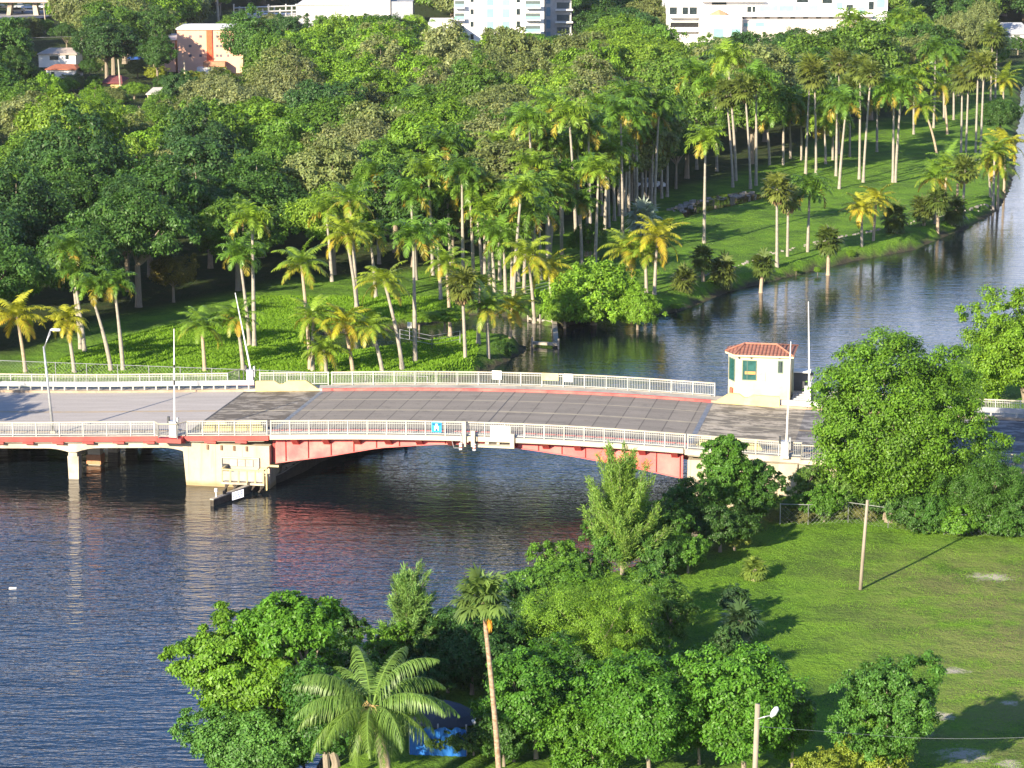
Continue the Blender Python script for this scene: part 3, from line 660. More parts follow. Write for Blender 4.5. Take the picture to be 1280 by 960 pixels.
mb = MB(); mb.bbox(uh - .35, uh + .35, 1.95, 2.25, zh - .1, zh + .05); mb.build('lamp_head', white_paint, t)
mb = MB(); mb.bbox(u0 - .2, u0 + .2, 1.1, 1.5, zz, zz + .15); mb.build('base_plate', concrete, t)
# guardrails
def guardrail(u0, u1, v, label, d=.28):
    t = thing('guardrail', label, 'guardrail', B(u0, v, zd(u0)), 'guardrails beside the far kerb')
    mb = MB(); mb.sweep(u0, u1, v, v + .09, d + .22, d + .5); mb.sweep(u0, u1, v + .02, v + .07, d + .08, d + .2); mb.build('rail_beam', steel, t)
    mb = MB()
    n = int((u1 - u0) / 1.0)
    for i in range(min(n, 99)):
        u = u1 - (i + .5) * (u1 - u0) / n; mb = MB(); mb.bbox(u - .06, u + .06, v + .092, v + .24, zd(u) - .05, zd(u) + d + .4); mb.build('post', rail_grey, t)
guardrail(-62, .35, 17.3, 'long galvanised guardrail along the far kerb of the left approach')
guardrail(50, 110, 17.3, 'galvanised guardrail along the far kerb right of the round tree')
def chain_fence(pts, h, label, z0=None, step=2.6, name='chain_link_fence', cell=.32, vines=False):
    """pts world xy"""
    t = thing(name, label, 'fence', (pts[0][0], pts[0][1], z0 if z0 is not None else gz(*pts[0])), 'chain-link fences')
    mesh = MB(); 
    for (xa, ya), (xb, yb) in zip(pts[:-1], pts[1:]):
        L_ = math.hypot(xb - xa, yb - ya); n = max(1, int(L_ / step))
        zf = lambda x, y: z0 if z0 is not None else gz(x, y)
        for i in range(n + 1):
            x = xa + (xb - xa) * i / n; y = ya + (yb - ya) * i / n; z = zf(x, y)
            mb = MB(); mb.tube([(x, y, z - .2), (x, y, z + h)], .035, 6); mb.build('post', steel, t)
        za, zb = zf(xa, ya), zf(xb, yb)
        mb = MB(); mb.tube([(xa, ya, za + h - .04), (xb, yb, zb + h - .04)], .025, 5); mb.build('top_rail', steel, t)
        k = int(L_ / cell)
        for i in range(k):
            for s in (-1, 1):
                ta = i / k; tb = min(1, max(0, (i + s * h / cell) / k))
                a = Vector((xa + (xb - xa) * ta, ya + (yb - ya) * ta, za + (zb - za) * ta)); c = Vector((xa + (xb - xa) * tb, ya + (yb - ya) * tb, 0))
                hh_ = abs(tb - ta) * k * cell; c.z = a.z + hh_
                if hh_ > .1: mesh.tube([a, c], .003, 3, False)
    w_ = mesh.build('wire_mesh', steel, t); return t
pL = [B(u, 22.2, 0) for u in (-60, -30, -2, 6, 14)]
chain_fence([(p.x, p.y) for p in pL], 1.9, 'long chain-link fence in the grass behind the left approach', z0=2.75)

# ---------------------------------------------------------------- tender house
hv = 19.0
hu0 = brv(919, 488, hv)[0]; hu1 = brv(987, 492, hv)[0]; huL = brv(910.5, 480, hv + 1.4)[0]
hb = zd(40) - .6; ht = brv(950, 444.5, hv)[1]
H = thing('tender_house', 'cream bridge tender house with hipped red clay tile roof on the far edge', 'tender house', B((hu0 + hu1) / 2, hv, zd(41)))
dep = 4.2
foot = [(hu0, hv), (hu1, hv), (hu1, hv + dep), (hu0, hv + dep), (huL, hv + dep - 1.2), (huL, hv + 1.2)]
mb = MB(); n = len(foot)
mb.add([B(u, v, hb) for u, v in foot] + [B(u, v, ht) for u, v in foot], [(i, (i + 1) % n, n + (i + 1) % n, n + i) for i in range(n)] + [tuple(range(n))[::-1], tuple(range(n, 2 * n))])
mb.build('wall', house_white, H)
ov = .28
eave = [(hu0 - .1, hv - ov), (hu1 + ov, hv - ov), (hu1 + ov, hv + dep + ov), (hu0 - .1, hv + dep + ov), (huL - ov, hv + dep - 1.1), (huL - ov, hv + 1.1)]
ridge_z = brv(950, 430, hv + dep / 2)[1]
ra, rb = (brv(931, 430, hv + dep / 2)[0], hv + dep / 2), (brv(971, 431, hv + dep / 2)[0], hv + dep / 2)
tm, nt, b = newmat('clay_barrel_tiles')
U, V_, UV = bridge_uv(nt)
P_ = geopos(nt); sx = N(nt, 'ShaderNodeSeparateXYZ'); L(nt, P_, sx.inputs[0])
st = math_(nt, 'ABSOLUTE', math_(nt, 'SINE', math_(nt, 'MULTIPLY', U, math.pi / .30)))
rows = math_(nt, 'FRACT', math_(nt, 'DIVIDE', sx.outputs[2], .11))
c = mixc(nt, ramp(nt, noise(nt, 2.2, 4, P_), [(.35, 0.0), (.65, 1.0)]), (.31, .125, .085), (.22, .085, .06))
c = mixc(nt, ramp(nt, rows, [(0, .35), (.25, 0.0)]), c, (.5, .3, .2))
L(nt, c, b.inputs['Base Color']); b.inputs['Roughness'].default_value = .8
bump(nt, b, math_(nt, 'ADD', st, math_(nt, 'MULTIPLY', rows, .4)), .09)
mb = MB(); E_ = [B(u, v, ht + .05) for u, v in eave]; A_ = B(*ra, ridge_z); C_ = B(*rb, ridge_z)
mb.add(E_ + [A_, C_], [(0, 1, 7, 6), (1, 2, 7), (2, 3, 6, 7), (3, 4, 6), (4, 5, 6), (5, 0, 6)])
rf = mb.build('roof', tm, H)
mb = MB(); mb.add([p - Vector((0, 0, .0)) for p in E_] + [p - Vector((0, 0, .14)) for p in E_], [(i, (i + 1) % 6, 6 + (i + 1) % 6, 6 + i) for i in range(6)] + [(0, 1, 2, 3, 4, 5), (11, 10, 9, 8, 7, 6)]); mb.build('eave', house_white, H)
mb = MB()
for a, c in ((A_, C_), (E_[0], A_), (E_[1], C_), (E_[5], A_), (E_[2], C_)): mb.tube([a + Vector((0, 0, .03)), c + Vector((0, 0, .03))], .075, 6)
mb.build('ridge_tiles', simple('ridge_clay', (.34, .14, .09), (.42, .2, .13)), rf)
def hwin(x0, y0, x1, y1, name='window', frame=True, mat=None):
    u0, z1 = brv(x0, y0, hv); u1, z0 = brv(x1, y1, hv)
    mb = MB(); mb.bbox(u0, u1, hv - .012, hv + .02, z0, z1); wdw = mb.build(name, mat or glass_teal, H)
    t_ = .07; fm_ = simple('green_window_frame', (.10, .16, .13))
    if frame:
        mb = MB(); mb.bbox(u0 - t_, u0 - .002, hv - .05, hv - .002, z0 - t_, z1 + t_); mb.bbox(u1 + .002, u1 + t_, hv - .05, hv - .002, z0 - t_, z1 + t_)
        mb.bbox(u0, u1, hv - .05, hv - .002, z1 + .001, z1 + t_); mb.bbox(u0, u1, hv - .05, hv - .002, z0 - t_, z0 - .001); mb.bbox(u0 + (u1 - u0) * .3, u0 + (u1 - u0) * .3 + .05, hv - .045, hv - .014, z0, z1); mb.build('frame', fm_, wdw)
    return wdw, u0, u1, z0, z1
wd, a0, a1, z0, z1 = hwin(929, 451, 944.5, 474.5)
mb = MB(); mb.bbox(a0 + .15, a1 - .02, hv - .03, hv - .014, z0 + .42, z0 + .66); mb.build('desk_edge', simple('orange_desk', (.55, .3, .1)), wd)
hwin(973.5, 452, 977.5, 465.5, mat=glass_dark)
u0, z1 = brv(950, 465.5, hv); u1, z0 = brv(957, 476, hv)
mb = MB(); mb.bbox(u0, u1, hv - .04, hv - .002, z0, z1); mb.build('vent_grille', simple('grille_grey', (.42, .4, .36), scale=8), H)
# bay window in the chamfer, on the left face
c0, c1 = Vector(B(huL, hv + 1.2, 0)), Vector(B(hu0, hv, 0)); nrm = (c1 - c0).cross(Vector((0, 0, 1))).normalized()
if nrm.y > 0: nrm = -nrm
def cham(t0, t1, z0, z1, off0, off1):
    a = c0.lerp(c1, t0); c = c0.lerp(c1, t1)
    pts = []
    for z in (z0, z1):
        for p, o_ in ((a, off1), (c, off1), (c, off0), (a, off0)): pts.append(Vector((p.x, p.y, z)) + nrm * o_)
    return pts
wz0, wz1 = ht - 2.15, ht - .45
mb = MB(); mb.hexa(cham(.2, .85, wz0, wz1, -.02, .012)); bw = mb.build('bay_window', glass_teal, H)
mb = MB(); mb.hexa(cham(.12, .195, wz0 - .08, wz1 + .08, .0, .05)); mb.hexa(cham(.855, .93, wz0 - .08, wz1 + .08, 0, .05)); mb.hexa(cham(.197, .853, wz1 + .002, wz1 + .08, 0, .05)); mb.hexa(cham(.197, .853, wz0 - .08, wz0 - .002, 0, .05)); mb.build('frame', simple('green_window_frame', (.1, .16, .13)), bw)
mb = MB()
for x in (929, 944, 979): u0, z0 = brv(x - 6, 448, hv); mb.bbox(u0, u0 + .12, hv - .16, hv - .003, z0, z0 + .1)
mb.build('wall_light', dark_metal, H)
mb = MB(); mb.bbox(hu0 - .5, hu0 - .25, hv + .2, hv + .6, zd(39), zd(39) + .7); mb.build('hydrant_box', simple('hydrant_red', (.62, .12, .07)), H)
# platform, stairs and shelter right of the house
t = thing('service_platform', 'grey steel stair and platform between the tender house and tall gate arm', 'platform', B(44.5, 20, zd(44.5)))
mb = MB()
for k in range(5): mb.bbox(hu1 + .15, hu1 + 1.55, hv + .2 + k * .45, hv + .64 + k * .45, zd(45) - .02 + k * .0, zd(45) + .06 + k * .09)
mb.build('stair', simple('grey_step', (.38, .38, .39), (.46, .46, .47)), t)
mb = MB(); mb.bbox(hu1 + 1.6, hu1 + 1.68, hv + .2, hv + 3.2, zd(45), zd(45) + 1.5); mb.build('side_screen', white_paint, t)
mb = MB(); mb.bbox(hu1 + .1, hu1 + 1.7, hv + 2.8, hv + 2.9, zd(45), zd(45) + 1.9); mb.build('door_screen', simple('dark_screen', (.12, .13, .15)), t)
mb = MB(); mb.bbox(hu1 + .1, hu1 + 1.5, hv + 2.0, hv + 3.4, zd(45) + 2.0, zd(45) + 2.1); mb.build('canopy', white_paint, t)
mb = MB(); u0 = hu1 - 1.2; mb.sweep(u0, 51, 17.46, 17.75, .0, .42); tag(mb.build('concrete_kerb_wall', simple('pale_grey_concrete', (.5, .5, .48), (.58, .57, .55))), 'low pale grey concrete wall right of the cream barrier by the tender house', 'wall')

# ---------------------------------------------------------------- fender and pier platform
t = thing('timber_fender', 'dark timber fender wall angled from the left pier into the channel', 'fender', at(352, 601, 0))
fp = [at(267, 633, 0), at(352, 602, 0), at(380, 590, 0), at(402, 577, 0), at(432, 566, 0), at(520, 548, 0)]
hs = [.45, .6, .95, .95, .9, .7]
def wall_strip(mb, pts, z0s, z1s, th):
    for i in range(len(pts) - 1):
        a, c = pts[i], pts[i + 1]; d = (c - a).normalized(); nn = Vector((-d.y, d.x, 0)) * th
        mb.hexa([Vector((a.x, a.y, z0s[i])), Vector((c.x, c.y, z0s[i + 1])), Vector((c.x, c.y, z0s[i + 1])) + nn, Vector((a.x, a.y, z0s[i])) + nn,
                 Vector((a.x, a.y, z1s[i])), Vector((c.x, c.y, z1s[i + 1])), Vector((c.x, c.y, z1s[i + 1])) + nn, Vector((a.x, a.y, z1s[i])) + nn])
mb = MB(); wall_strip(mb, fp, [-1] * 6, hs, .3); mb.build('timber_wall', dark_timber, t)
up = [p + Vector((0, .04, 0)) for p in fp]
mb = MB(); wall_strip(mb, up, [h + .003 for h in hs], [h + .09 for h in hs], .35); mb.build('cap_plank', grey_timber, t)
mb = MB(); wall_strip(mb, [fp[1] + Vector((.1, .5, 0)), fp[2] + Vector((.1, .5, 0)), fp[3] + Vector((0, .5, 0))], [.2] * 3, [1.15, 1.2, 1.2], .12); mb.build('upper_board_wall', grey_timber, t)
for i in range(5):
    for f_ in (.15, .5, .85):
        p = fp[i].lerp(fp[i + 1], f_); mb = MB(); mb.tube([(p.x, p.y + .35, -2), (p.x, p.y + .35, hs[i] + .35)], .14, 8); mb.build('pile', dark_timber, t)
sg = at(290.5, 627, 0); mb = MB(); dx = 14.5 * mpp(625)
t2 = thing('fender_sign', 'small white notice with blue lettering on the tip of the timber fender', 'sign', (sg.x, sg.y - .1, 0))
tilt = .28
mb.hexa([(sg.x, sg.y - .12, .12), (sg.x + dx, sg.y - .12, .12 + tilt), (sg.x + dx, sg.y - .08, .12 + tilt), (sg.x, sg.y - .08, .12), (sg.x, sg.y - .12, .72), (sg.x + dx, sg.y - .12, .72 + tilt), (sg.x + dx, sg.y - .08, .72 + tilt), (sg.x, sg.y - .08, .72)])
mb.build('board', simple('sign_pale', (.62, .64, .78)), t2)
mb = MB(); rr = random.Random(3)
for row in range(3):
    x = .06
    while x < dx - .12:
        l = rr.uniform(.05, .12); z = .22 + row * .17 + tilt * x / dx; mb.box(sg.x + x, sg.x + x + l, sg.y - .13, sg.y - .121, z, z + .09); x += l + .035
mb.build('lettering', simple('sign_text_blue', (.12, .14, .45)), t2)
mb = MB(); a = at(270, 631, 0); mb.tube([(a.x, a.y + .2, .4), (a.x, a.y + .2, .95)], .05, 6); mb.tube([(a.x, a.y + .2, .95), (a.x, a.y + .2, 1.2)], .12, 8)
tag(mb.build('fender_light', white_paint), 'tiny white lantern on the left tip of the timber fender', 'navigation light')
t = thing('pier_platform', 'small cream railed platform on dark piles against the left pier', 'platform', B(4, -1.4, 1))
pu0 = brv(276.5, 600, -1.2)[0]; pu1 = brv(330, 600, -1.2)[0]; pz = brv(300, 603.5, -1.2)[1]
mb = MB(); mb.bbox(pu0, pu1, -1.2, .24, pz - .16, pz); mb.build('platform_deck', concrete, t)
mb = MB(); mb.bbox(pu0, pu1, -1.2, -1.12, pz + .93, pz + 1.03); mb.bbox(pu0, pu0 + .08, -1.12, .2, pz + .93, pz + 1.03); mb.bbox(pu1 - .08, pu1, -1.12, .2, pz + .93, pz + 1.03); mb.build('top_rail', cream, t)
for k in range(6): u = pu0 + (pu1 - pu0 - .1) * k / 5; mb = MB(); mb.bbox(u, u + .1, -1.2, -1.1, pz, pz + .928); mb.build('post', cream, t)
mb = MB(); mb.bbox(pu0 + .1, pu1 - .1, -1.16, -1.14, pz + .12, pz + .85); mb.build('infill_panel', simple('infill_grey', (.34, .35, .33)), t)
for k in range(5):
    u = pu0 + .3 + (pu1 - pu0 - .6) * k / 4
    mb = MB(); mb.tube([B(u, -.9, pz - .16), B(u - .1, -1.0, -1)], .1, 7); mb.tube([B(u + .25, -.9, pz - .16), B(u - .15, -1.2, .05)], .07, 6); mb.build('pile', dark_timber, t)
mb = MB(); mb.bbox(pu1 + .2, pu1 + .3, -1.4, -1.3, .3, 2.0); mb.bbox(pu1 - .2, pu1 + .3, -1.4, -1.3, 1.95, 2.05); mb.bbox(pu1 + .3, pu1 + 1.0, -.6, -.5, 1.95, 2.1); mb.build('ladder_frame', cream, t)
mb = MB()
for k, (u, hh_) in enumerate(((3.6, .4), (4.1, .5), (4.7, .35), (5.3, .45))): mb.bbox(u, u + .3, -.4, -.15, pz, pz + hh_)
mb.build('equipment', white_paint, t)
# ---------------------------------------------------------------- foliage builders (numpy)
def nrm_(a): return a / np.maximum(np.linalg.norm(a, axis=-1, keepdims=True), 1e-9)
def leaf_quads(P, Nn, length, width, rs, along=None, lvG=.3, lvB=None, clump=None, fold=0):
    n = len(P)
    t = rs.randn(n, 3) if along is None else along + rs.randn(n, 3) * .25
    t = nrm_(t - (t * Nn).sum(1, keepdims=True) * Nn); s = np.cross(Nn, t)
    l = (length * (.5 + 1.0 * rs.rand(n) ** 1.3))[:, None]; w_ = (width * (.7 + .6 * rs.rand(n)))[:, None]
    droop = np.array([[0, 0, -.15]]) * l
    V = np.stack([P, P + t * l * .5 + s * w_ * .5, P + t * l + droop, P + t * l * .5 - s * w_ * .5], 1).reshape(-1, 3)
    F = np.arange(4 * n).reshape(-1, 4)
    r = rs.rand(n) * .6 + (clump if clump is not None else rs.rand(n)) * .4
    lv = np.stack([r, (rs.rand(n) < lvG) * rs.rand(n), np.zeros(n) if lvB is None else lvB, np.ones(n)], -1)
    return V, F, np.repeat(lv, 4, axis=0)
def sph(rs, n): return nrm_(rs.randn(n, 3))
def crown(seed, R3=(5, 5, 4), lobes=16, subs=14, total=9000, leaf=.45, wid=.3, low=-.75, gap=0.0, up=.45, lobe_r=(.13, .24), reach=(.66, .9), lvG=.3, down=.8, flat=.72):
    """leaf clumps over an uneven, bulging shell with a looser layer inside"""
    rs = np.random.RandomState(seed); R3 = np.array(R3, float)
    ld = sph(rs, lobes); ld[:, 2] = np.abs(ld[:, 2]) * .9 + .1 * ld[:, 2]; ld[: lobes // 4, 2] *= -.5; ld = nrm_(ld); amp = rs.uniform(.45, 1.0, lobes)
    ns = lobes * subs; i = np.arange(ns) + .5; zz = low + (1 - low) * i / ns; az = i * 2.39996 + rs.rand(ns) * 1.2
    zz = np.clip(zz + rs.randn(ns) * .03, -1, 1); d = np.stack([np.cos(az) * np.sqrt(1 - zz ** 2), np.sin(az) * np.sqrt(1 - zz ** 2), zz], -1)
    sig = 1.15 / math.sqrt(lobes); b = (amp * np.exp(-(1 - d @ ld.T) / sig ** 2)).max(1)
    inner = rs.rand(ns) < .2
    rad = reach[0] + (reach[1] - reach[0]) * np.clip(b * 1.25, 0, 1.1) + rs.randn(ns) * .055; rad = np.where(inner, rad * .65, rad); spray = (~inner) & (rs.rand(ns) < .2); rad = np.where(spray, rad * rs.uniform(1.06, 1.2, ns), rad)
    low_ = np.where(d[:, 2] < 0, down, 1.0)[:, None]
    sub = d * R3 * rad[:, None] * np.concatenate([np.ones((ns, 2)), low_], 1); sr = rs.uniform(*lobe_r, ns) * R3.mean() * (1.1 - .25 * (b > .5)) * np.where(spray, .6, 1); sb = rs.rand(ns) * .6 + .4 * np.clip(b, 0, 1)
    k = rs.rand(ns) > gap * (1.4 - b); sub, sr, sb, d = sub[k], sr[k], sb[k], d[k]
    per = max(4, int(total / len(sub))); idx = np.repeat(np.arange(len(sub)), per); n = len(idx)
    q = nrm_(sph(rs, n) + d[idx] * .45 + np.array([0, 0, .2])); P = sub[idx] + q * (sr[idx] * rs.uniform(.35, 1.1, n))[:, None] * np.array([1.05, 1.05, flat])
    Nn = nrm_(q * .7 + d[idx] * .45 + np.array([0, 0, up]) + rs.randn(n, 3) * .5)
    V, F, lv = leaf_quads(P, Nn, leaf, wid, rs, lvG=lvG, clump=sb[idx])
    return V, F, lv, ld * R3 * .62, None
def trunk_mesh(seed, lc, base_z, r0, top_frac=.75, n=7, cx=0, cy=0):
    """tapered trunk with limbs running out to the crown's lobes; crown centre at the origin"""
    rnd = random.Random(seed); mb = MB(); fork = Vector((cx * .5, cy * .5, base_z * .45))
    mb.tube([(cx, cy, base_z - .3), (cx, cy, base_z + .3), tuple(fork)], [r0 * 1.35, r0, r0 * .75], n)
    for i, c in enumerate(lc):
        if i % 2 and len(lc) > 10: continue
        c = Vector(c); mid = fork.lerp(c, .5) + Vector((rnd.uniform(-.3, .3), rnd.uniform(-.3, .3), -.1 * c.length * .3))
        mb.tube([fork, mid, c], [r0 * .5, r0 * .3, r0 * .1], 5, False)
    return mb
bark = simple('grey_bark', (.22, .18, .13), (.30, .25, .19), .9, scale=3, stretch=(3, 3, .7), bmp=.02)
pale_bark = simple('pale_palm_trunk', (.27, .24, .20), (.37, .33, .27), .8, scale=1.2, stretch=(1, 1, 3), stain=(.33, .29, .23))
brown_bark = simple('brown_palm_trunk', (.34, .26, .18), (.44, .35, .25), .9, scale=1.5, stretch=(1, 1, 4), bmp=.02)
leafm = leaf_mat('broad_leaves', None, .5, .3, .5)
palmm = leaf_mat('palm_leaves', None, .4, .25, .45, .4, dry=(.68, .34, .05))
shaft_m = simple('green_crownshaft', (.16, .24, .06), (.22, .27, .09), .4)
dry_m = leaf_mat('dry_palm_leaves', (.34, .24, .13), .4, .2, .7, .2)

REG = []                                             # vegetation waiting for its label: (object, adjective, noun, x, y)
def setcol(o, c): o.color = (*c, 1)
def put_tree(name, meshes, base, h_centre, scale, rz, col, adj, noun, cat, group, sz=1.0):
    """instance of a crown + trunk pair; crown centre sits h_centre above the base"""
    t = bpy.data.objects.new(name, None); COL.objects.link(t); t.location = base; t.rotation_euler = (0, 0, rz)
    t['category'] = cat; t['group'] = group
    cm, tm = meshes
    c = link_mesh('crown', cm, leafm, t, (0, 0, h_centre)); c.scale = (scale, scale, scale * sz); setcol(c, col)
    k = link_mesh('trunk', tm, bark, t, (0, 0, h_centre)); k.scale = (scale, scale, h_centre / 5.0 if not sz < 0 else scale)
    x, y = px(base); _, yc = px(Vector(base) + Vector((0, 0, h_centre)))
    REG.append((t, adj, noun, x, yc)); return t
# woodland crown shapes
PROTO = []
for s, kw in enumerate([dict(R3=(5, 5, 4.0), lobes=9), dict(R3=(5, 5, 3.3), lobes=14), dict(R3=(4.6, 5, 4.6), lobes=8), dict(R3=(5, 4.4, 3.6), lobes=6, gap=.12),
                        dict(R3=(5, 5, 4.2), lobes=18, lobe_r=(.1, .18)), dict(R3=(4.2, 4.2, 5.0), lobes=10), dict(R3=(5.2, 5, 3.2), lobes=12, leaf=.28, wid=.15, gap=.18), dict(R3=(5, 5, 3.9), lobes=22, lobe_r=(.09, .16), leaf=.28, wid=.16, gap=.1)]):
    k = dict(total=21000, leaf=.30, wid=.19, reach=(.52, .96)); k.update(kw); k['subs'] = 230 // k['lobes']
    V, F, lv, lc, lr = crown(100 + s, **k); cm = np_mesh('woodland_crown', V, F, lv); cm.materials.append(leafm)
    tmb = trunk_mesh(s, lc, -5.0, .3); tme = bpy.data.meshes.new('woodland_trunk'); tme.from_pydata([tuple(v) for v in tmb.v], [], tmb.f); tme.materials.append(bark)
    PROTO.append((cm, tme))
GREENS = {'dark green': [(.052, .125, .022), (.058, .135, .024), (.046, .11, .028)], 'mid green': [(.10, .205, .024), (.115, .215, .028), (.092, .185, .022)],
          'olive green': [(.165, .21, .07), (.15, .19, .06), (.19, .225, .09)], 'bright green': [(.155, .29, .024), (.18, .30, .03)], 'yellow-green': [(.25, .30, .03), (.27, .30, .04)]}

# ---- palm fronds
def frond(rs, Lf, e0, bend, nl, ll, wd_, az, droop=.35, plum=.25, segs=2, curl=0.0, yel=0.0, dry=0.0, base_r=.1, rach=.035):
    K = 14; t = np.linspace(0, 1, K); e = e0 - bend * t ** 1.25
    dr = np.cos(e); dz = np.sin(e); st = Lf / (K - 1)
    r = base_r + np.concatenate([[0], np.cumsum((dr[1:] + dr[:-1]) / 2) * st]); z = np.concatenate([[0], np.cumsum((dz[1:] + dz[:-1]) / 2) * st])
    sidewob = curl * t ** 2 * Lf
    def pos(tt): return np.stack([np.interp(tt, t, r), np.interp(tt, t, sidewob), np.interp(tt, t, z)], -1)
    V, F, LV = [], [], []; nb = 0
    # rachis
    P = pos(t); w = rach * (1 - .8 * t)[:, None]; S = np.array([[0, 1, 0]])
    V.append(np.concatenate([P - S * w, P + S * w])); F.append(np.array([(i, i + 1, K + i + 1, K + i) for i in range(K - 1)])); LV.append(np.tile([.7, .5, dry, 1], (2 * K, 1))); nb = 2 * K
    tt = np.linspace(.13, .995, nl); tt = np.repeat(tt, 2); side = np.tile([-1, 1], nl)[:, None] * 1.0; n = len(tt)
    tt = np.clip(tt + rs.randn(n) * .004, .1, 1)
    P = pos(tt); ee = e0 - bend * tt ** 1.25; T = np.stack([np.cos(ee), np.zeros(n), np.sin(ee)], -1); U_ = np.stack([-np.sin(ee), np.zeros(n), np.cos(ee)], -1)
    prof = (np.sin(np.pi * np.clip(tt * .86 + .14, 0, 1)) ** .6) * (1 - .35 * tt) + .12
    l = (ll * prof * (.85 + .3 * rs.rand(n)))[:, None]
    D = nrm_(S * side * 1.0 + T * (.35 + .6 * tt[:, None]) + U_ * (.25 + plum * rs.randn(n)[:, None]))
    down = np.array([[0, 0, -1.0]]); w = (wd_ * (.8 + .4 * rs.rand(n)))[:, None]
    prev = P; rows = [P - T * w * .5, P + T * w * .5]; q = P
    for s in range(1, segs + 1):
        D = nrm_(D + down * droop * (.8 + .4 * rs.rand(n))[:, None] * (1.3 if s > 1 else .6)); q = q + D * l / segs; ww = w * (.9 if s < segs else .12)
        rows += [q - T * ww * .5, q + T * ww * .5]
    A = np.stack(rows, 1); m_ = A.shape[1]; V.append(A.reshape(-1, 3)); base = nb + np.arange(n)[:, None] * m_
    for s in range(segs): F.append(base + np.array([[2 * s, 2 * s + 1, 2 * s + 3, 2 * s + 2]]))
    rr = rs.rand(n) * .7 + rs.rand() * .3; y_ = np.clip(yel + rs.randn(n) * .12, 0, 1); dd = np.clip(dry + (rs.randn(n) * .12 if dry > .02 else 0), 0, 1)
    LV.append(np.repeat(np.stack([rr, y_, dd * np.ones(n), np.ones(n)], -1), m_, axis=0))
    V = np.concatenate(V); c, s_ = math.cos(az), math.sin(az)
    V = np.stack([V[:, 0] * c - V[:, 1] * s_, V[:, 0] * s_ + V[:, 1] * c, V[:, 2]], -1)
    return V, np.concatenate(F), np.concatenate(LV)
def merge(parts):
    V, F, Lv, b = [], [], [], 0
    for v, f, l in parts: V.append(v); F.append(f + b); Lv.append(l); b += len(v)
    return np.concatenate(V), np.concatenate(F), np.concatenate(Lv)
def fan_leaf(rs, pet, fr, e0, az, K=15, dry=0.0, yel=.3, tipdroop=.5):
    """petiole and pleated fan of blades"""
    d = np.array([math.cos(e0), 0, math.sin(e0)]); u = np.array([-math.sin(e0), 0, math.cos(e0)]); s = np.array([0, 1.0, 0])
    hub = d * pet; V, F, b = [], [], 0
    V.append(np.array([s * -.02, s * .02, hub + s * .02, hub - s * .02])); F.append(np.array([[0, 1, 2, 3]])); b = 4
    for a in np.linspace(-2.2, 2.2, K):
        q = d * math.cos(a) + s * math.sin(a) + u * (.15 * rs.randn() - .1); q = q / np.linalg.norm(q); pr = np.cross(q, u); pr = pr / max(1e-6, np.linalg.norm(pr))
        L_ = fr * (.85 + .3 * rs.rand()) * (1 - .12 * abs(a)); w = .11 * fr
        m1 = hub + q * L_ * .6; q2 = q + np.array([0, 0, -tipdroop * (.6 + .8 * rs.rand())]); t1 = m1 + q2 / np.linalg.norm(q2) * L_ * .5
        V.append(np.array([hub - pr * w * .15, hub + pr * w * .15, m1 + pr * w, m1 - pr * w, t1 + pr * w * .1, t1 - pr * w * .1])); F.append(np.array([[0, 1, 2, 3], [3, 2, 4, 5]]) + b); b += 6
    V = np.concatenate(V); c, s_ = math.cos(az), math.sin(az); V = np.stack([V[:, 0] * c - V[:, 1] * s_, V[:, 0] * s_ + V[:, 1] * c, V[:, 2]], -1)
    n = len(V); lv = np.stack([np.repeat(rs.rand(), n) * .6 + rs.rand(n) * .2, np.full(n, yel * rs.rand()), np.full(n, dry), np.ones(n)], -1)
    return V, np.concatenate(F), lv
def royal_crown(seed):
    rs = np.random.RandomState(seed); ps = []
    n = 21
    for i in range(n):
        f = i / (n - 1); e0 = R(82 - 88 * f + rs.randn() * 6)
        ps.append(frond(rs, 3.3 * (.8 + .25 * rs.rand()), e0, R(88 + 25 * rs.rand()), 30, .9, .125, i * 2.39996 + rs.randn() * .2, droop=.42, plum=.5, yel=.12 + .25 * f, dry=.0 if f < .93 else .35))
    return merge(ps)
def coco_crown(seed, warm=.5, n=20, Lf=3.4):
    rs = np.random.RandomState(seed); ps = []
    for i in range(n):
        f = i / (n - 1); e0 = R(80 - 95 * f + rs.randn() * 7)
        ps.append(frond(rs, Lf * (.85 + .25 * rs.rand()), e0, R(60 + 35 * rs.rand()), 26, .9, .125, i * 2.39996 + rs.randn() * .25, droop=.5, plum=.12, yel=.12 + .5 * f * warm, dry=max(0, (f - .55) * 1.5) * warm * rs.rand()))
    return merge(ps)
def fan_crown(seed, n=34, pet=1.0, fr=.95, lo=-50):
    rs = np.random.RandomState(seed); return merge([fan_leaf(rs, pet * (.7 + .5 * rs.rand()), fr, R(85 - (85 - lo) * (i / (n - 1)) ** .8 + rs.randn() * 8), i * 2.39996, yel=.6) for i in range(n)])
def skirt(seed, n=22, L_=1.3):
    rs = np.random.RandomState(seed); return merge([fan_leaf(rs, .5, L_ * .8, R(-58 - 20 * rs.rand()), i * 2.39996, K=9, tipdroop=1.2) for i in range(n)])
def mkmesh(nm, t, mat):
    me = np_mesh(nm, *t); me.materials.append(mat); return me
ROY = [mkmesh('royal_palm_crown', royal_crown(s), palmm) for s in (1, 2, 3, 4)]
COC = [mkmesh('coconut_palm_crown', coco_crown(s, w_), palmm) for s, w_ in ((11, 1.0), (12, .8), (13, .45), (14, .9))]
FAN = [mkmesh('fan_palm_crown', fan_crown(s), palmm) for s in (21, 22)]
CAB = [mkmesh('cabbage_palm_crown', fan_crown(s, 42, .75, .85, -75), palmm) for s in (31, 32, 33)]
SKI = [mkmesh('dead_fronds', skirt(s), dry_m) for s in (41, 42)]
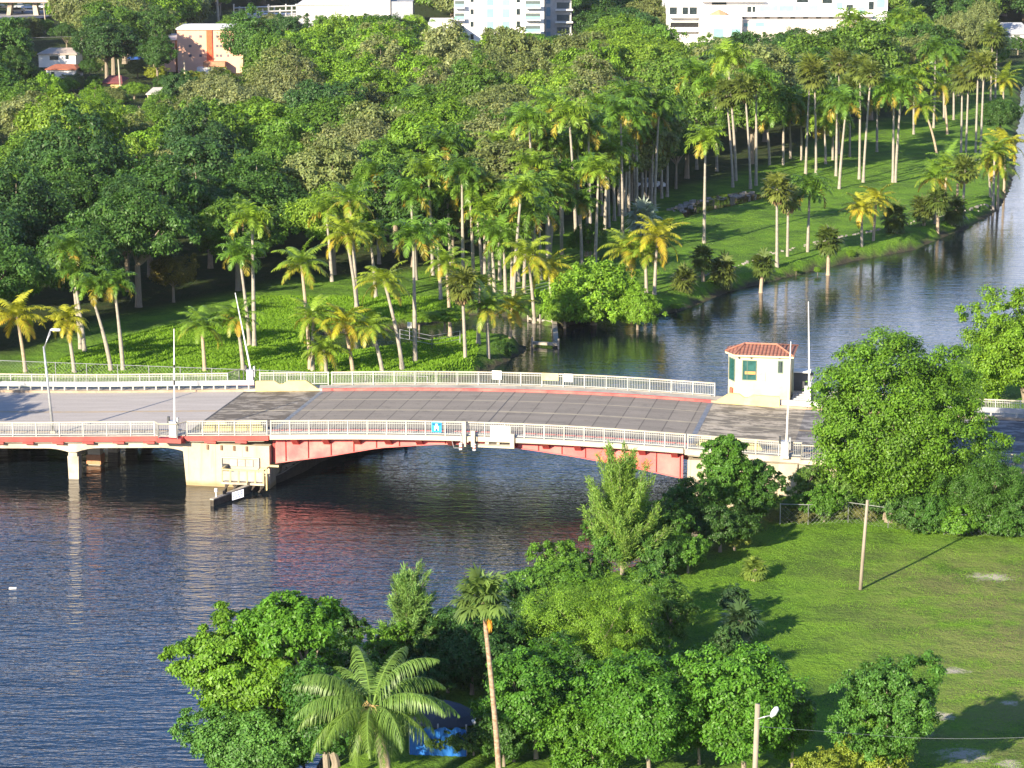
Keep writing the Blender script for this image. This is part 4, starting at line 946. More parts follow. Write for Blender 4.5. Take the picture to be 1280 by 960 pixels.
def curved_trunk(h, dx, dy, r0, r1, mat_name, bulge=0):
    mb = MB(); pts, rd = [], []
    for i in range(9):
        t = i / 8; k = t ** 1.4; pts.append((dx * k, dy * k, -.2 + (h + .2) * t)); rd.append(r0 + (r1 - r0) * t + bulge * math.sin(math.pi * min(1, t * 1.4)) + (.08 * (1 - t * 8) if t < .125 else 0))
    mb.tube(pts, rd, 8, False)
    me = bpy.data.meshes.new('trunk'); me.from_pydata([tuple(v) for v in mb.v], [], mb.f); me.polygons.foreach_set('use_smooth', [True] * len(me.polygons)); return me
PR = random.Random(77)
PGREEN = {'R': [(.10, .21, .025), (.12, .23, .025), (.09, .185, .025), (.17, .28, .028)], 'C': [(.17, .27, .03), (.22, .30, .03), (.14, .25, .03)], 'W': [(.12, .17, .035), (.14, .18, .04)], 'S': [(.09, .14, .03), (.11, .15, .035)]}
KIND = {'R': ('royal_palm', 'royal palm'), 'C': ('coconut_palm', 'coconut palm'), 'W': ('fan_palm', 'fan palm'), 'S': ('cabbage_palm', 'fan palm')}
def palm(kind, cx, cy, bx, by, adj=None, crown_px=None, col=None, variant=None, label=None):
    if crown_px is None: crown_px = {'R': 60, 'C': 62 if by > 340 else 50, 'W': 42 if by < 340 else 50, 'S': 44}[kind] * PR.uniform(.9, 1.12) * (1 if by > 190 else .88)
    base = gat(bx, by)
    if base.z < 0: base = at(bx, by, 0)
    h = zat(cy, base.y) - base.z
    mm = mpp(by); dx = (cx - bx) * mm
    nm, noun = KIND[kind]
    t = bpy.data.objects.new(nm, None); COL.objects.link(t); t.location = base; t['category'] = 'palm tree'
    t['group'] = {'R': 'royal palms of the park', 'C': 'coconut palms of the park', 'W': 'tall fan palms of the park', 'S': 'short fan palms by the river'}[kind]
    v = PR.randrange(4) if variant is None else variant; rz = PR.uniform(0, 6.28)
    dy = PR.uniform(-.4, .4)
    if kind == 'R':
        link_mesh('trunk', curved_trunk(h - 1.6, dx, dy, .19, .12, '', .03), pale_bark, t)
        mb = MB(); mb.tube([(0, 0, 0), (0, 0, .5), (0, 0, 1.5)], [.13, .17, .08], 8, False); me = bpy.data.meshes.new('crownshaft'); me.from_pydata([tuple(q) for q in mb.v], [], mb.f)
        link_mesh('crownshaft', me, shaft_m, t, (dx, dy, h - 1.62)); cr = link_mesh('crown', ROY[v % 4], palmm, t, (dx, dy, h - .2)); base_w = 5.4
    elif kind == 'C':
        link_mesh('trunk', curved_trunk(h, dx, dy, .2, .13, '', 0), brown_bark if PR.random() < .4 else pale_bark, t); cr = link_mesh('crown', COC[v % 4], palmm, t, (dx, dy, h)); base_w = 5.6
    elif kind == 'W':
        link_mesh('trunk', curved_trunk(h, dx, dy, .19, .12, '', 0), pale_bark, t); cr = link_mesh('crown', FAN[v % 2], palmm, t, (dx, dy, h)); base_w = 3.7
        sk = link_mesh('dead_fronds', SKI[v % 2], dry_m, t, (dx, dy, h - .25)); sk.rotation_euler.z = rz
    else:
        link_mesh('trunk', curved_trunk(max(h, .4), dx, dy, .22, .18, '', 0), brown_bark, t); cr = link_mesh('crown', CAB[v % 3], palmm, t, (dx, dy, max(h, .4))); base_w = 3.2
    cr.rotation_euler = (PR.uniform(-.1, .1), PR.uniform(-.1, .1), rz)
    s = 1
    if crown_px: s = crown_px * mm / base_w
    cr.scale = (s, s, s)
    setcol(cr, col or PR.choice(PGREEN[kind]))
    if label: t['label'] = label
    else:
        if adj is None:
            adj = {'R': 'tall' if h > 13 else ('short' if h < 8.5 else 'mid-height'), 'C': 'yellow-leaved' if v != 2 else 'greener', 'W': 'slender', 'S': 'short round-headed'}[kind]
        REG.append((t, adj, noun, cx, cy))
    return t
YEL = (.32, .34, .03)
PALMS = [
 ('R', 560, 236, 563, 340), ('R', 588, 232, 592, 350), ('R', 610, 262, 612, 356), ('R', 622, 240, 625, 350), ('R', 646, 262, 648, 352), ('R', 657, 262, 655, 366), ('R', 674, 262, 676, 350), ('R', 700, 215, 702, 318), ('R', 722, 178, 724, 296), ('R', 735, 212, 733, 320), ('R', 758, 190, 756, 292), ('R', 772, 188, 774, 270), ('R', 783, 150, 781, 270), ('R', 794, 120, 796, 262), ('R', 806, 170, 807, 250), ('R', 816, 145, 814, 255), ('R', 833, 150, 834, 246), ('R', 672, 160, 674, 290), ('R', 648, 150, 651, 280), ('R', 620, 180, 622, 290), ('R', 556, 180, 559, 290), ('R', 515, 240, 520, 350), ('R', 470, 215, 474, 330), ('R', 465, 290, 470, 372), ('R', 548, 290, 551, 375), ('R', 665, 205, 667, 325), ('R', 684, 175, 686, 300), ('W', 606, 238, 606, 350), ('R', 725, 250, 727, 330), ('C', 558, 330, 563, 420), ('C', 600, 356, 598, 430), ('R', 868, 92, 871, 212), ('R', 893, 108, 896, 214), ('R', 1000, 130, 1002, 200), ('R', 1030, 150, 1032, 205), ('R', 1095, 120, 1096, 190), ('R', 1140, 96, 1142, 168), ('R', 1190, 80, 1192, 150), ('W', 1060, 110, 1062, 196), ('R', 350, 205, 354, 262), ('R', 410, 262, 415, 352),
 ('C', 25, 395, 32, 466), ('C', 85, 400, 93, 466), ('R', 92, 308, 101, 436), ('R', 121, 356, 139, 464), ('R', 148, 352, 154, 464), ('R', 97, 338, 106, 440),
 ('C', 253, 408, 256, 464), ('C', 297, 397, 304, 462), ('R', 318, 272, 318, 434), ('R', 304, 315, 312, 432), ('R', 291, 212, 298, 285),
 ('C', 379, 332, 388, 462), ('C', 393, 396, 391, 464), ('C', 405, 437, 408, 466), ('C', 439, 250, 446, 384), ('C', 434, 292, 446, 386), ('C', 431, 405, 441, 464), ('C', 464, 408, 478, 464),
 ('C', 482, 352, 503, 462), ('R', 518, 292, 519, 452), ('R', 493, 190, 504, 292), ('R', 537, 214, 541, 344), ('W', 578, 356, 582, 464), ('C', 608, 384, 611, 456), ('C', 640, 386, 637, 438),
 ('R', 578, 212, 579, 352), ('R', 597, 258, 603, 345), ('R', 615, 288, 618, 365), ('R', 630, 296, 632, 368), ('R', 640, 288, 640, 362), ('R', 650, 236, 642, 372), ('R', 665, 232, 668, 345),
 ('R', 683, 240, 684, 336), ('R', 694, 228, 687, 326), ('R', 662, 148, 668, 308), ('R', 712, 142, 720, 308), ('R', 747, 212, 744, 332), ('R', 775, 138, 778, 292), ('R', 597, 152, 599, 240), ('R', 524, 130, 526, 225), ('R', 636, 172, 640, 260),
 ('R', 700, 178, 703, 292), ('R', 735, 160, 738, 300), ('R', 757, 155, 761, 284), ('R', 765, 178, 768, 276), ('R', 790, 162, 794, 258), ('R', 800, 135, 803, 254), ('R', 812, 150, 812, 250), ('R', 826, 166, 827, 248), ('R', 784, 120, 786, 266), ('R', 822, 130, 818, 262), ('R', 748, 132, 752, 270), ('R', 690, 128, 692, 284),
 ('C', 660, 320, 668, 404), ('C', 686, 335, 690, 400), ('C', 785, 312, 792, 362), ('C', 821, 296, 818, 368), ('C', 806, 318, 808, 366),
 ('R', 880, 172, 880, 304), ('W', 906, 118, 916, 234), ('R', 908, 72, 920, 226), ('W', 929, 112, 938, 236), ('R', 943, 96, 945, 232), ('R', 957, 134, 962, 206), ('R', 978, 124, 979, 206), ('R', 985, 130, 988, 198),
 ('W', 1010, 86, 1007, 218), ('W', 1015, 94, 1020, 220), ('R', 1039, 140, 1041, 200), ('R', 1044, 124, 1045, 220), ('R', 1054, 126, 1049, 236), ('W', 1046, 78, 1048, 192), ('W', 1072, 86, 1074, 224), ('W', 1085, 92, 1079, 228),
 ('R', 1114, 114, 1116, 228), ('R', 1123, 110, 1119, 228), ('C', 1152, 132, 1171, 194), ('R', 1106, 50, 1111, 104), ('R', 1116, 26, 1119, 98), ('R', 1127, 34, 1128, 100), ('R', 1137, 22, 1136, 98), ('R', 1147, 44, 1143, 100), ('R', 1066, 26, 1067, 86),
 ('R', 1166, 62, 1167, 160), ('R', 1176, 64, 1180, 150), ('C', 1177, 106, 1184, 168), ('W', 1200, 100, 1201, 194), ('W', 1207, 98, 1207, 198), ('W', 1218, 80, 1219, 202), ('W', 1226, 82, 1225, 206), ('W', 1238, 44, 1238, 126), ('W', 1244, 48, 1244, 122), ('C', 1253, 100, 1254, 128),
 ('C', 1240, 190, 1241, 264), ('C', 1254, 180, 1255, 242), ('C', 1234, 202, 1238, 256), ('C', 1246, 206, 1247, 262), ('W', 1205, 212, 1203, 272), ('C', 1182, 205, 1180, 264), ('C', 1166, 222, 1168, 292), ('C', 1196, 210, 1196, 268),
 ('S', 1153, 260, 1155, 290), ('S', 1192, 262, 1192, 288), ('S', 1118, 272, 1120, 304), ('C', 1075, 260, 1077, 320), ('C', 1094, 250, 1091, 314),
 ('R', 1010, 234, 1009, 328), ('W', 969, 236, 971, 332), ('W', 983, 248, 984, 332), ('S', 1035, 300, 1035, 344), ('S', 953, 330, 951, 366), ('S', 877, 322, 879, 366), ('S', 903, 338, 902, 364), ('S', 855, 350, 855, 378), ('S', 1170, 250, 1172, 296)]
for p in PALMS: palm(*p, col=YEL if p[0] == 'C' and PR.random() < .3 else None)
# silver fan palm
t = palm('S', 803, 272, 803, 296, col=(.30, .38, .36), crown_px=50, label='broad silvery blue fan palm standing among the royal palms')

# ---------------------------------------------------------------- woodland
keep_clear = [(222, 36, 300, 86), (47, 59, 95, 80), (58, 80, 95, 95), (127, 94, 153, 109), (184, 110, 203, 122), (536, 0, 714, 44), (836, 0, 1108, 40), (876, 20, 927, 46), (374, 0, 515, 21), (0, 0, 66, 24), (292, 0, 370, 20), (1242, 28, 1280, 46), ]
built_px = [(216, 62, 308, 93), (46, 76, 98, 100), (124, 108, 156, 117), (182, 122, 206, 129), (530, 62, 720, 92), (832, 48, 1112, 86), (368, 4, 520, 42), (290, 6, 372, 27), (1240, 46, 1290, 63), (-60, 6, 76, 28)]
rs = np.random.RandomState(9)
cand = []
xs0, xs1, ys0, ys1 = FP[:, 0].min(), FP[:, 0].max(), FP[:, 1].min(), FP[:, 1].max()
tries = 40000
cx_ = rs.uniform(-250, 280, tries); cy_ = 225 + (1180 - 225) * rs.rand(tries) ** 1.0
ok = inside(FP, cx_, cy_) & (dist(FP, cx_, cy_) > 2.0)
acc = []
for x, y in zip(cx_[ok], cy_[ok]):
    if abs(x) > y * .2 + 14: continue
    sp_ = 8.4 + max(0, y - 260) * .0165 + max(0, y - 600) * .02
    if any((x - a) ** 2 + (y - b_) ** 2 < (sp_ * .5 + s_ * .5) ** 2 for a, b_, s_ in acc): continue
    acc.append((x, y, sp_))
acc.sort(key=lambda a: a[1])
placed = 0; kinds_n = {}
for (x, y, s_) in acc:
    R_ = s_ * rs.uniform(.58, .8); hc = R_ * rs.uniform(.8, 1.15) + 1.2; hc = min(hc, 9)
    edge = float(dist(FP, np.array([x]), np.array([y]))[0])
    base = Vector((x, y, gz(x, y))); bxp, byp = px(base); top = px(base + Vector((0, 0, hc + R_ * .8)))[1]; hw = R_ / mpp(byp)
    if any(a - 2 < bxp < c + 2 and b_ < byp < d for a, b_, c, d in built_px): continue
    for a, b_, c, d in keep_clear:                  # keep sight of the buildings
        if bxp + hw > a + 2 and bxp - hw < c - 2 and top < d and byp > d - 2:
            lat = max(a - bxp, bxp - c) * mpp(byp)
            if lat > 1.6: R_ = min(R_, lat * 1.1); hw = R_ / mpp(byp); hc = min(hc, R_ * 1.6); continue
            room = (byp - d) * mpp(byp)
            f = room / (hc + R_ * .8)
            if f < .2: R_ = 0; break
            R_ *= f; hc *= f; top = px(base + Vector((0, 0, hc + R_ * .8)))[1]; hw = R_ / mpp(byp)
    if R_ < 1.1: continue
    nv = float(vnoise(np.array([x]), np.array([y]), 21, .035)[0]) + rs.randn() * .5
    key = 'olive green' if nv > .55 else 'dark green' if nv < -.3 else ('mid green' if rs.rand() < .62 else 'bright green')
    if 560 > bxp > 0 and 95 < byp < 190 and rs.rand() < .25: key = 'bright green'
    c = GREENS[key][rs.randint(len(GREENS[key]))]
    pi_ = rs.randint(8); nm = {'olive green': 'oak_tree', 'dark green': 'broadleaf_tree', 'mid green': 'broadleaf_tree', 'bright green': 'fig_tree'}[key]
    nm = {'olive green': 'olive_toned_tree', 'dark green': 'dark_leaved_tree', 'mid green': 'broadleaf_tree', 'bright green': 'bright_leaved_tree'}[key]
    put_tree(nm, PROTO[pi_], base, hc, R_ / 5, rs.uniform(0, 6.28), tuple(np.array(c) * rs.uniform(.85, 1.15)), key + ' ' + ('spreading', 'domed')[pi_ in (0, 2, 5)], 'tree', 'tree', 'trees of the woodland', rs.uniform(.85, 1.15))
    placed += 1; kinds_n[nm] = kinds_n.get(nm, 0) + 1
print('WOODLAND', placed, kinds_n)
def free_tree(cx, cy, wpx, bx, by, key, pi_, adj, nm='broadleaf_tree', sz=1.0, group='trees along the woodland edge', label=None):
    base = gat(bx, by)
    if base.z < 0: base = at(bx, by, 0)
    hc = max(.6, zat(cy, base.y) - base.z); s = wpx * mpp(by) / 10
    t = put_tree(nm, PROTO[pi_], base, hc, s, PR.uniform(0, 6.28), GREENS[key][0] if isinstance(key, str) else key, adj, 'tree', 'tree', group, sz)
    if label: t['label'] = label; REG.pop()
    return t
free_tree(1250, 145, 54, 1250, 168, 'dark green', 0, '', sz=1.0, label='round dark glossy tree leaning over the water at the far river bend')
free_tree(215, 342, 64, 217, 378, (.17, .15, .03), 0, '', label='low rounded olive-yellow tree alone at the top of the left lawn')
free_tree(742, 374, 128, 742, 406, (.17, .32, .025), 4, '', sz=1.0, label='spreading bright green mangrove tree overhanging the creek mouth')
free_tree(706, 388, 60, 706, 410, 'bright green', 0, '', label='low green shrubby tree touching the creek mouth left of the mangrove tree')
free_tree(799, 388, 58, 797, 412, (.17, .32, .025), 2, '', sz=1.2, label='smaller bright green mangrove tree right of the creek mouth mangrove')
free_tree(625, 438, 34, 626, 447, 'dark green', 2, '', label='small dark bush on the grassy tip between creek and bridge')
free_tree(1195, 45, 60, 1198, 120, 'olive green', 6, '', sz=1.6, label='tall feathery olive casuarina behind the far fan palms')
free_tree(1222, 30, 56, 1225, 110, 'olive green', 6, '', sz=1.7, label='tallest feathery olive casuarina by the far river bend')
free_tree(1178, 50, 46, 1180, 112, 'olive green', 4, '', sz=1.6, label='feathery olive casuarina left of the tallest one near the far bend')
free_tree(980, 232, 40, 972, 250, 'dark green', 1, '', sz=.6, label='low dark shrub mound beside the stone ditch on the lawn')
free_tree(735, 300, 60, 738, 322, 'mid green', 3, '', label='mid green shrub under the royal palms left of the silver palm')
free_tree(560, 395, 60, 556, 414, 'bright green', 1, '', sz=.5, label='wide low green hedge bush along the creek behind the bridge')
free_tree(530, 398, 46, 524, 412, 'bright green', 6, '', sz=.5, label='left half of the low creek hedge behind the bridge')
free_tree(566, 268, 70, 566, 330, 'olive green', 4, '', sz=1.1, label='greyish open-branched tree among the palms above the creek hedge')
free_tree(845, 180, 60, 845, 236, 'dark green', 0, '', label='dark tree behind the parked white car')
for i, (x, y) in enumerate(((1060, 318), (1086, 310), (1104, 306), (1128, 298), (1210, 270), (1022, 338), (845, 384), (995, 338))):
    free_tree(x, y, (20, 14, 16, 24, 14, 12, 18, 10)[i], x, y + 6, 'bright green', i % 8, 'small bright green', 'shore_shrub', .8, 'small shrubs on the river edge')

HB = [(108, 62, 34, 112, 74), (30, 98, 40, 30, 108), (110, 84, 30, 112, 96), (172, 86, 34, 172, 98), (196, 92, 30, 196, 106), (116, 104, 26, 116, 116), (168, 112, 34, 168, 124), (212, 104, 40, 212, 118), (90, 104, 34, 92, 114), (36, 68, 26, 34, 82), (180, 62, 34, 182, 74), (210, 124, 34, 210, 136), (150, 124, 30, 150, 134), (128, 78, 22, 128, 88), (240, 98, 34, 240, 112), (20, 52, 40, 20, 62), (58, 104, 30, 60, 116), (155, 50, 40, 155, 60), (100, 46, 44, 100, 56), (275, 96, 36, 276, 108)]
for i, (x, y, w_, bx, by) in enumerate(HB):
    k_ = ['mid green', 'bright green', 'dark green', 'olive green', 'yellow-green'][i % 5]
    free_tree(x, y, w_, bx, by, k_, i % 8, k_ + ' garden', 'garden_tree', .9, 'garden trees between the far houses')
# ---------------------------------------------------------------- riverside details
rk = simple('pale_limestone', (.26, .24, .21), (.36, .33, .29), .9, scale=2, stain=(.2, .19, .16))
def rocks(name, pts, n, spread, size, label):
    r2 = random.Random(len(pts) * 31 + n); mb = MB()
    P = [gat(*p) for p in pts]
    for k in range(n):
        i = r2.randrange(len(P) - 1); f = r2.random(); p = P[i].lerp(P[i + 1], f) + Vector((r2.uniform(-spread, spread), r2.uniform(-spread, spread), 0)); s = size * r2.uniform(.5, 1.4)
        z = gz(p.x, p.y); vs_ = []
        for q in range(8):
            vs_.append(p + Vector(((1 if q in (1, 2, 5, 6) else -1) * s * r2.uniform(.5, 1), (1 if q in (2, 3, 6, 7) else -1) * s * r2.uniform(.5, 1), 0)) + Vector((0, 0, z - p.z + (s * r2.uniform(.5, 1.0) if q > 3 else -.1))))
        mb.hexa(vs_)
    o = mb.build(name, rk); o['kind'] = 'stuff'; o['label'] = label; return o
rocks('limestone_rocks', [(845, 264), (862, 258), (880, 250), (905, 250), (935, 242)], 90, 1.2, .28, 'pale rocks lining the stone ditch on the lawn')
rocks('shore_rocks', [(850, 388), (905, 366), (960, 352), (1060, 327), (1140, 312), (1205, 286), (1245, 264)], 200, .4, .16, 'small rocks along the lawn edge of the river')
ditch = simple('dark_ditch_water', (.02, .025, .018), (.03, .035, .02), .05, spec=.6)
mb = MB(); P = [gat(*p) for p in ((850, 262), (880, 247), (930, 240), (962, 246), (930, 254), (885, 264), (856, 272))]; mb.add([p + Vector((0, 0, .06)) for p in P], [tuple(range(len(P)))[::-1]])
structure(mb.build('ditch_water', ditch))
def ground_fence(pxs, h, label, name='wire_fence', mat=None, step=3):
    t = thing(name, label, 'fence', gat(*pxs[0]), 'low fences in the park'); P = [gat(*p) for p in pxs]
    for a, c in zip(P[:-1], P[1:]):
        n = max(1, int((c - a).length / step))
        for i in range(n + 1):
            p = a.lerp(c, i / n); mb = MB(); mb.tube([p - Vector((0, 0, .2)), p + Vector((0, 0, h))], .04, 5); mb.build('post', mat or steel, t)
        for k in (.35, .65, .97): mb = MB(); mb.tube([a + Vector((0, 0, h * k)), c + Vector((0, 0, h * k))], .02, 4); mb.build('wire', mat or steel, t)
ground_fence([(545, 396), (600, 380), (668, 370), (690, 364)], 1.2, 'white rail fence running behind the creek hedge')
ground_fence([(500, 428), (540, 436), (575, 430)], 1.3, 'short wire fence on the grass right behind the far railing')
p = gat(512, 424); t = thing('park_notice', 'small pale notice on a post in the grass behind the bridge', 'sign', p)
mb = MB(); mb.tube([p, p + Vector((0, 0, 1.6))], .04, 6); mb.build('post', steel, t); mb = MB(); mb.box(p.x - .22, p.x + .22, p.y - .06, p.y - .03, p.z + 1.1, p.z + 1.7); mb.build('board', pale_sheet, t)
# broken timber jetty at the creek mouth
t = thing('timber_jetty', 'broken low grey timber jetty at the creek mouth', 'jetty', at(690, 410, 0))
for k, (a, c) in enumerate((((660, 402), (690, 407)), ((690, 407), (692, 432)), ((664, 433), (697, 435)))):
    P = [at(*a, 0), at(*c, 0)]; mb = MB(); wall_strip(mb, P, [.2, .2], [.45, .45], .5); mb.build('plank', grey_timber, t)
for (x, y) in ((660, 402), (675, 405), (690, 407), (692, 433), (698, 436), (665, 434)):
    p = at(x, y, 0); mb = MB(); mb.tube([p - Vector((0, 0, 1)), p + Vector((0, 0, 1.0))], .1, 6); mb.build('pile', grey_timber, t)
# grass tufts as one mass per lawn
def tufts(name, px_poly, n, h, w_, seed, label, tint, thr=None):
    P = np.array([tuple(at(x, y, 1.2).to_2d()) for x, y in px_poly]); r3 = np.random.RandomState(seed)
    x = r3.uniform(P[:, 0].min(), P[:, 0].max(), n * 4); y = r3.uniform(P[:, 1].min(), P[:, 1].max(), n * 4); k = inside(P, x, y) & ~inside(WP, x, y)
    if thr is not None: k &= (vnoise(x, y, seed + 1, .9) + r3.randn(len(x)) * .5) > thr
    x, y = x[k][:n], y[k][:n]; z = ground_h(x, y); k = z > .5; x, y, z = x[k], y[k], z[k]; m_ = len(x)
    cl = vnoise(x, y, seed + 2, 1.3) * .5 + .5; hh = h * (.5 + .8 * r3.rand(m_)) * (.6 + .6 * np.clip(cl, 0, 1.3))
    a = r3.rand(m_) * 6.28; d = np.stack([np.cos(a), np.sin(a), 0 * a], -1); P0 = np.stack([x, y, z - .02], -1); tip = P0 + np.stack([r3.randn(m_) * h * .5, r3.randn(m_) * h * .5, hh], -1); ww = w_ * (.6 + .8 * r3.rand(m_))[:, None]
    V = np.stack([P0 - d * ww, P0 + d * ww, tip + d * ww * .15, tip - d * ww * .15], 1).reshape(-1, 3); F = np.arange(4 * m_).reshape(-1, 4)
    lv = np.repeat(np.stack([np.clip(.55 * r3.rand(m_) + .45 * np.clip(cl, 0, 1), 0, 1), r3.rand(m_) * .5, np.zeros(m_), np.ones(m_)], -1), 4, 0)
    o = link_mesh(name, np_mesh(name, V, F, lv), leaf_mat(name + '_blades', tint, .18, .35, .6, .2)); o['kind'] = 'stuff'; o['label'] = label
tufts('lawn_grass', [(830, 730), (985, 645), (1290, 660), (1290, 970), (1000, 970), (860, 860)], 60000, .06, .03, 5, 'short grass blades of the near lawn', (.145, .29, .026))
tufts('ground_cover', [(-10, 475), (60, 455), (150, 425), (250, 400), (330, 372), (560, 372), (600, 425), (590, 470)], 80000, .20, .09, 6, 'leafy ground cover on the slope behind the bridge', (.15, .29, .022))
tufts('park_grass', [(560, 420), (600, 350), (760, 330), (860, 260), (1080, 165), (1250, 120), (1250, 262), (1130, 308), (850, 386), (700, 405), (640, 395)], 45000, .05, .06, 7, 'mown grass of the riverside park', (.165, .32, .026))
# ---------------------------------------------------------------- foreground trees and shrubs
def big_tree(name, label, cx, cy, wpx, hpx, bx, by, col, seed, n=40000, leaf=.22, wid=.14, lobes=22, subs=16, trunk=.25, cat='tree', group='trees on the near bank', **kw):
    base = gat(bx, by); zc = zat(cy, base.y); mm = mpp(by); rx = wpx * mm / 2; rz = hpx * mm / 2 * 1.02; ox = (cx - bx) * mm
    n = int(n * 1.45); leaf *= .76; wid *= .72; nsub = lobes * subs; lobes = max(7, lobes // 2); subs = nsub // lobes; kw.setdefault('lobe_r', (.10, .19)); kw.setdefault('reach', (.44, 1.0)); kw.setdefault('gap', .1); kw.setdefault('low', -.95); col = (col[0] * 1.25, col[1] * 1.18, col[2] * 1.0); kw.setdefault('down', min(1.9, max(.85, (zc - base.z) / rz)))
    V, F, lv, lc, lr = crown(seed, R3=(rx * 1.08, rx * .95, rz * 1.08), lobes=lobes, subs=subs, total=n, leaf=leaf, wid=wid, **kw)
    hc = max(zc - base.z, .3)
    t = thing(name, label, cat, base, group)
    me = np_mesh('crown', V, F, lv); c = link_mesh('crown', me, leafm, t, (ox, 0, hc)); setcol(c, col)
    mb = trunk_mesh(seed, [tuple(q) for q in lc], -hc, trunk, cx=-ox); me = bpy.data.meshes.new('trunk'); me.from_pydata([tuple(v) for v in mb.v], [], mb.f); link_mesh('trunk', me, bark, t, (ox, 0, hc))
    return t
def feathery(name, label, cx, cy_top, wpx, bx, by, col, seed, nb=46, n=26000, needle=.42, group='trees on the near bank'):
    """casuarina: upswept branches clothed in fine needles"""
    base = gat(bx, by); H_ = zat(cy_top, base.y) - base.z; mm = mpp(by); rx = wpx * mm / 2; rs = np.random.RandomState(seed); ox = (cx - bx) * mm
    t = thing(name, label, 'tree', base, group); per = n // nb; Vs = []; mb = MB(); mb.tube([(0, 0, -.3), (ox * .4, 0, H_ * .5), (ox, 0, H_ * .8)], [.16, .1, .02], 7)
    PS, AL = [], []
    for i in range(nb):
        f = .12 + .86 * i / nb; o0 = np.array([ox * f, 0, H_ * f * .76]); az = i * 2.39996; L_ = rx * (1.2 - .3 * f) * rs.uniform(.55, 1.25); el = R(28 + 38 * f + rs.randn() * 9)
        d0 = np.array([math.cos(az) * math.cos(el), math.sin(az) * math.cos(el), math.sin(el)]); 
        tt = rs.rand(per) ** .8; cur = o0 + d0 * (L_ * tt)[:, None] + np.array([0, 0, 1.0]) * (L_ * .45 * tt ** 2)[:, None]
        rad = (.10 + .16 * L_ * (1 - tt * .6))[:, None]; PS.append(cur + nrm_(rs.randn(per, 3)) * rad * rs.rand(per)[:, None] ** .5); AL.append(np.tile(d0 * .6 + np.array([0, 0, .55]), (per, 1)))
        mb.tube([tuple(o0), tuple(o0 + d0 * L_ * .6 + np.array([0, 0, L_ * .16])), tuple(o0 + d0 * L_ + np.array([0, 0, L_ * .42]))], [.05, .03, .01], 4, False)
    P = np.concatenate(PS); A = np.concatenate(AL); Nn = nrm_(rs.randn(len(P), 3) + np.array([0, -.3, .4])); V, F, lv = leaf_quads(P, Nn, needle, .05, rs, along=A, clump=np.repeat(rs.rand(nb), per)[:len(P)])
    c = link_mesh('crown', np_mesh('crown', V, F, lv), leafm, t); setcol(c, col)
    me = bpy.data.meshes.new('trunk'); me.from_pydata([tuple(v) for v in mb.v], [], mb.f); link_mesh('trunk', me, bark, t); return t
FILL = [(835,655,64,56,838,706),(858,690,60,44,860,716),(600,770,60,54,602,806),(770,850,84,64,772,892),(640,925,70,44,642,952),(700,890,70,60,702,930),(655,770,60,60,656,812),(720,745,70,56,722,784),(870,905,90,66,874,956),(965,860,60,60,966,920),(560,790,50,60,562,840),(1085,905,60,70,1086,980),(850,845,70,50,852,880),(375,905,70,70,380,960),(430,790,60,60,436,850),(700,700,80,50,700,735),(735,718,60,50,738,752),(800,655,60,60,802,700),(690,770,70,60,690,806),(620,790,60,60,622,830),(815,740,70,70,815,786),(790,800,80,70,792,850),(705,830,80,70,706,880),(865,840,90,60,866,890),(735,870,90,60,736,915),(645,840,60,60,646,880),(630,915,60,60,630,958),(486,812,60,60,490,860),(450,850,70,80,450,930),(1030,628,60,40,1030,652),(1140,640,60,50,1140,664),(1200,650,70,40,1200,668),(1250,655,70,36,1250,669),(990,900,60,70,990,965),(560,838,60,40,560,866)]
DG, MG, BG, YG, BL = (.032, .09, .018), (.055, .14, .02), (.085, .19, .02), (.16, .24, .03), (.05, .13, .045)
big_tree('round_crowned_tree', 'large round dense green tree hiding the road right of the tender house', 1114, 532, 204, 212, 1112, 652, (.085, .19, .018), 1, 90000, .25, .18, 34, 20, .35, gap=0, reach=(.58, .96))
big_tree('almond_tree', 'broad bright green tree beyond the road at the right edge of the river', 1266, 442, 150, 130, 1282, 503, (.115, .23, .018), 2, 42000, .30, .2, 26, 14, .3)
big_tree('almond_tree', 'broad bright green tree just outside the right edge beyond the road', 1350, 450, 130, 140, 1352, 505, (.11, .22, .018), 3, 16000, .34, .22, 20, 12)
# shrubs in front of the right approach
big_tree('dense_shrub', 'tallest dark feathery shrub in the hedge at the right edge of the near lawn', 1222, 612, 112, 112, 1225, 664, (.05, .13, .022), 4, 42000, .20, .07, 30, 16, .15, 'shrub')
big_tree('dense_shrub', 'dark green shrub squeezed between the round tree and the tallest hedge shrub', 1168, 636, 72, 62, 1168, 663, (.05, .14, .025), 5, 20000, .20, .08, 20, 14, .12, 'shrub')
big_tree('dense_shrub', 'dark green shrub at the far right end of the hedge', 1275, 625, 80, 84, 1276, 665, (.045, .12, .022), 6, 22000, .2, .08, 22, 14, .12, 'shrub')
big_tree('broad_leaved_shrub', 'blue-green shrub directly under the round tree behind the wire fence', 1108, 622, 90, 52, 1105, 650, (.07, .16, .05), 7, 16000, .2, .12, 20, 12, .1, 'shrub')
big_tree('broad_leaved_shrub', 'light green shrub behind the wire fence right of the bare twigs', 1062, 612, 62, 46, 1058, 644, (.10, .20, .05), 8, 10000, .2, .12, 16, 10, .1, 'shrub', gap=.15)
big_tree('twiggy_shrub', 'sparse shrub with bare branches below the gate arm beside the round tree', 1012, 604, 56, 42, 1014, 640, (.09, .18, .04), 9, 5000, .2, .12, 14, 10, .16, 'shrub', gap=.3)
big_tree('twiggy_shrub', 'low sprawling shrub at the left end of the wire fence', 990, 630, 44, 26, 990, 646, (.08, .17, .04), 10, 4500, .18, .1, 12, 10, .08, 'shrub', gap=.2)
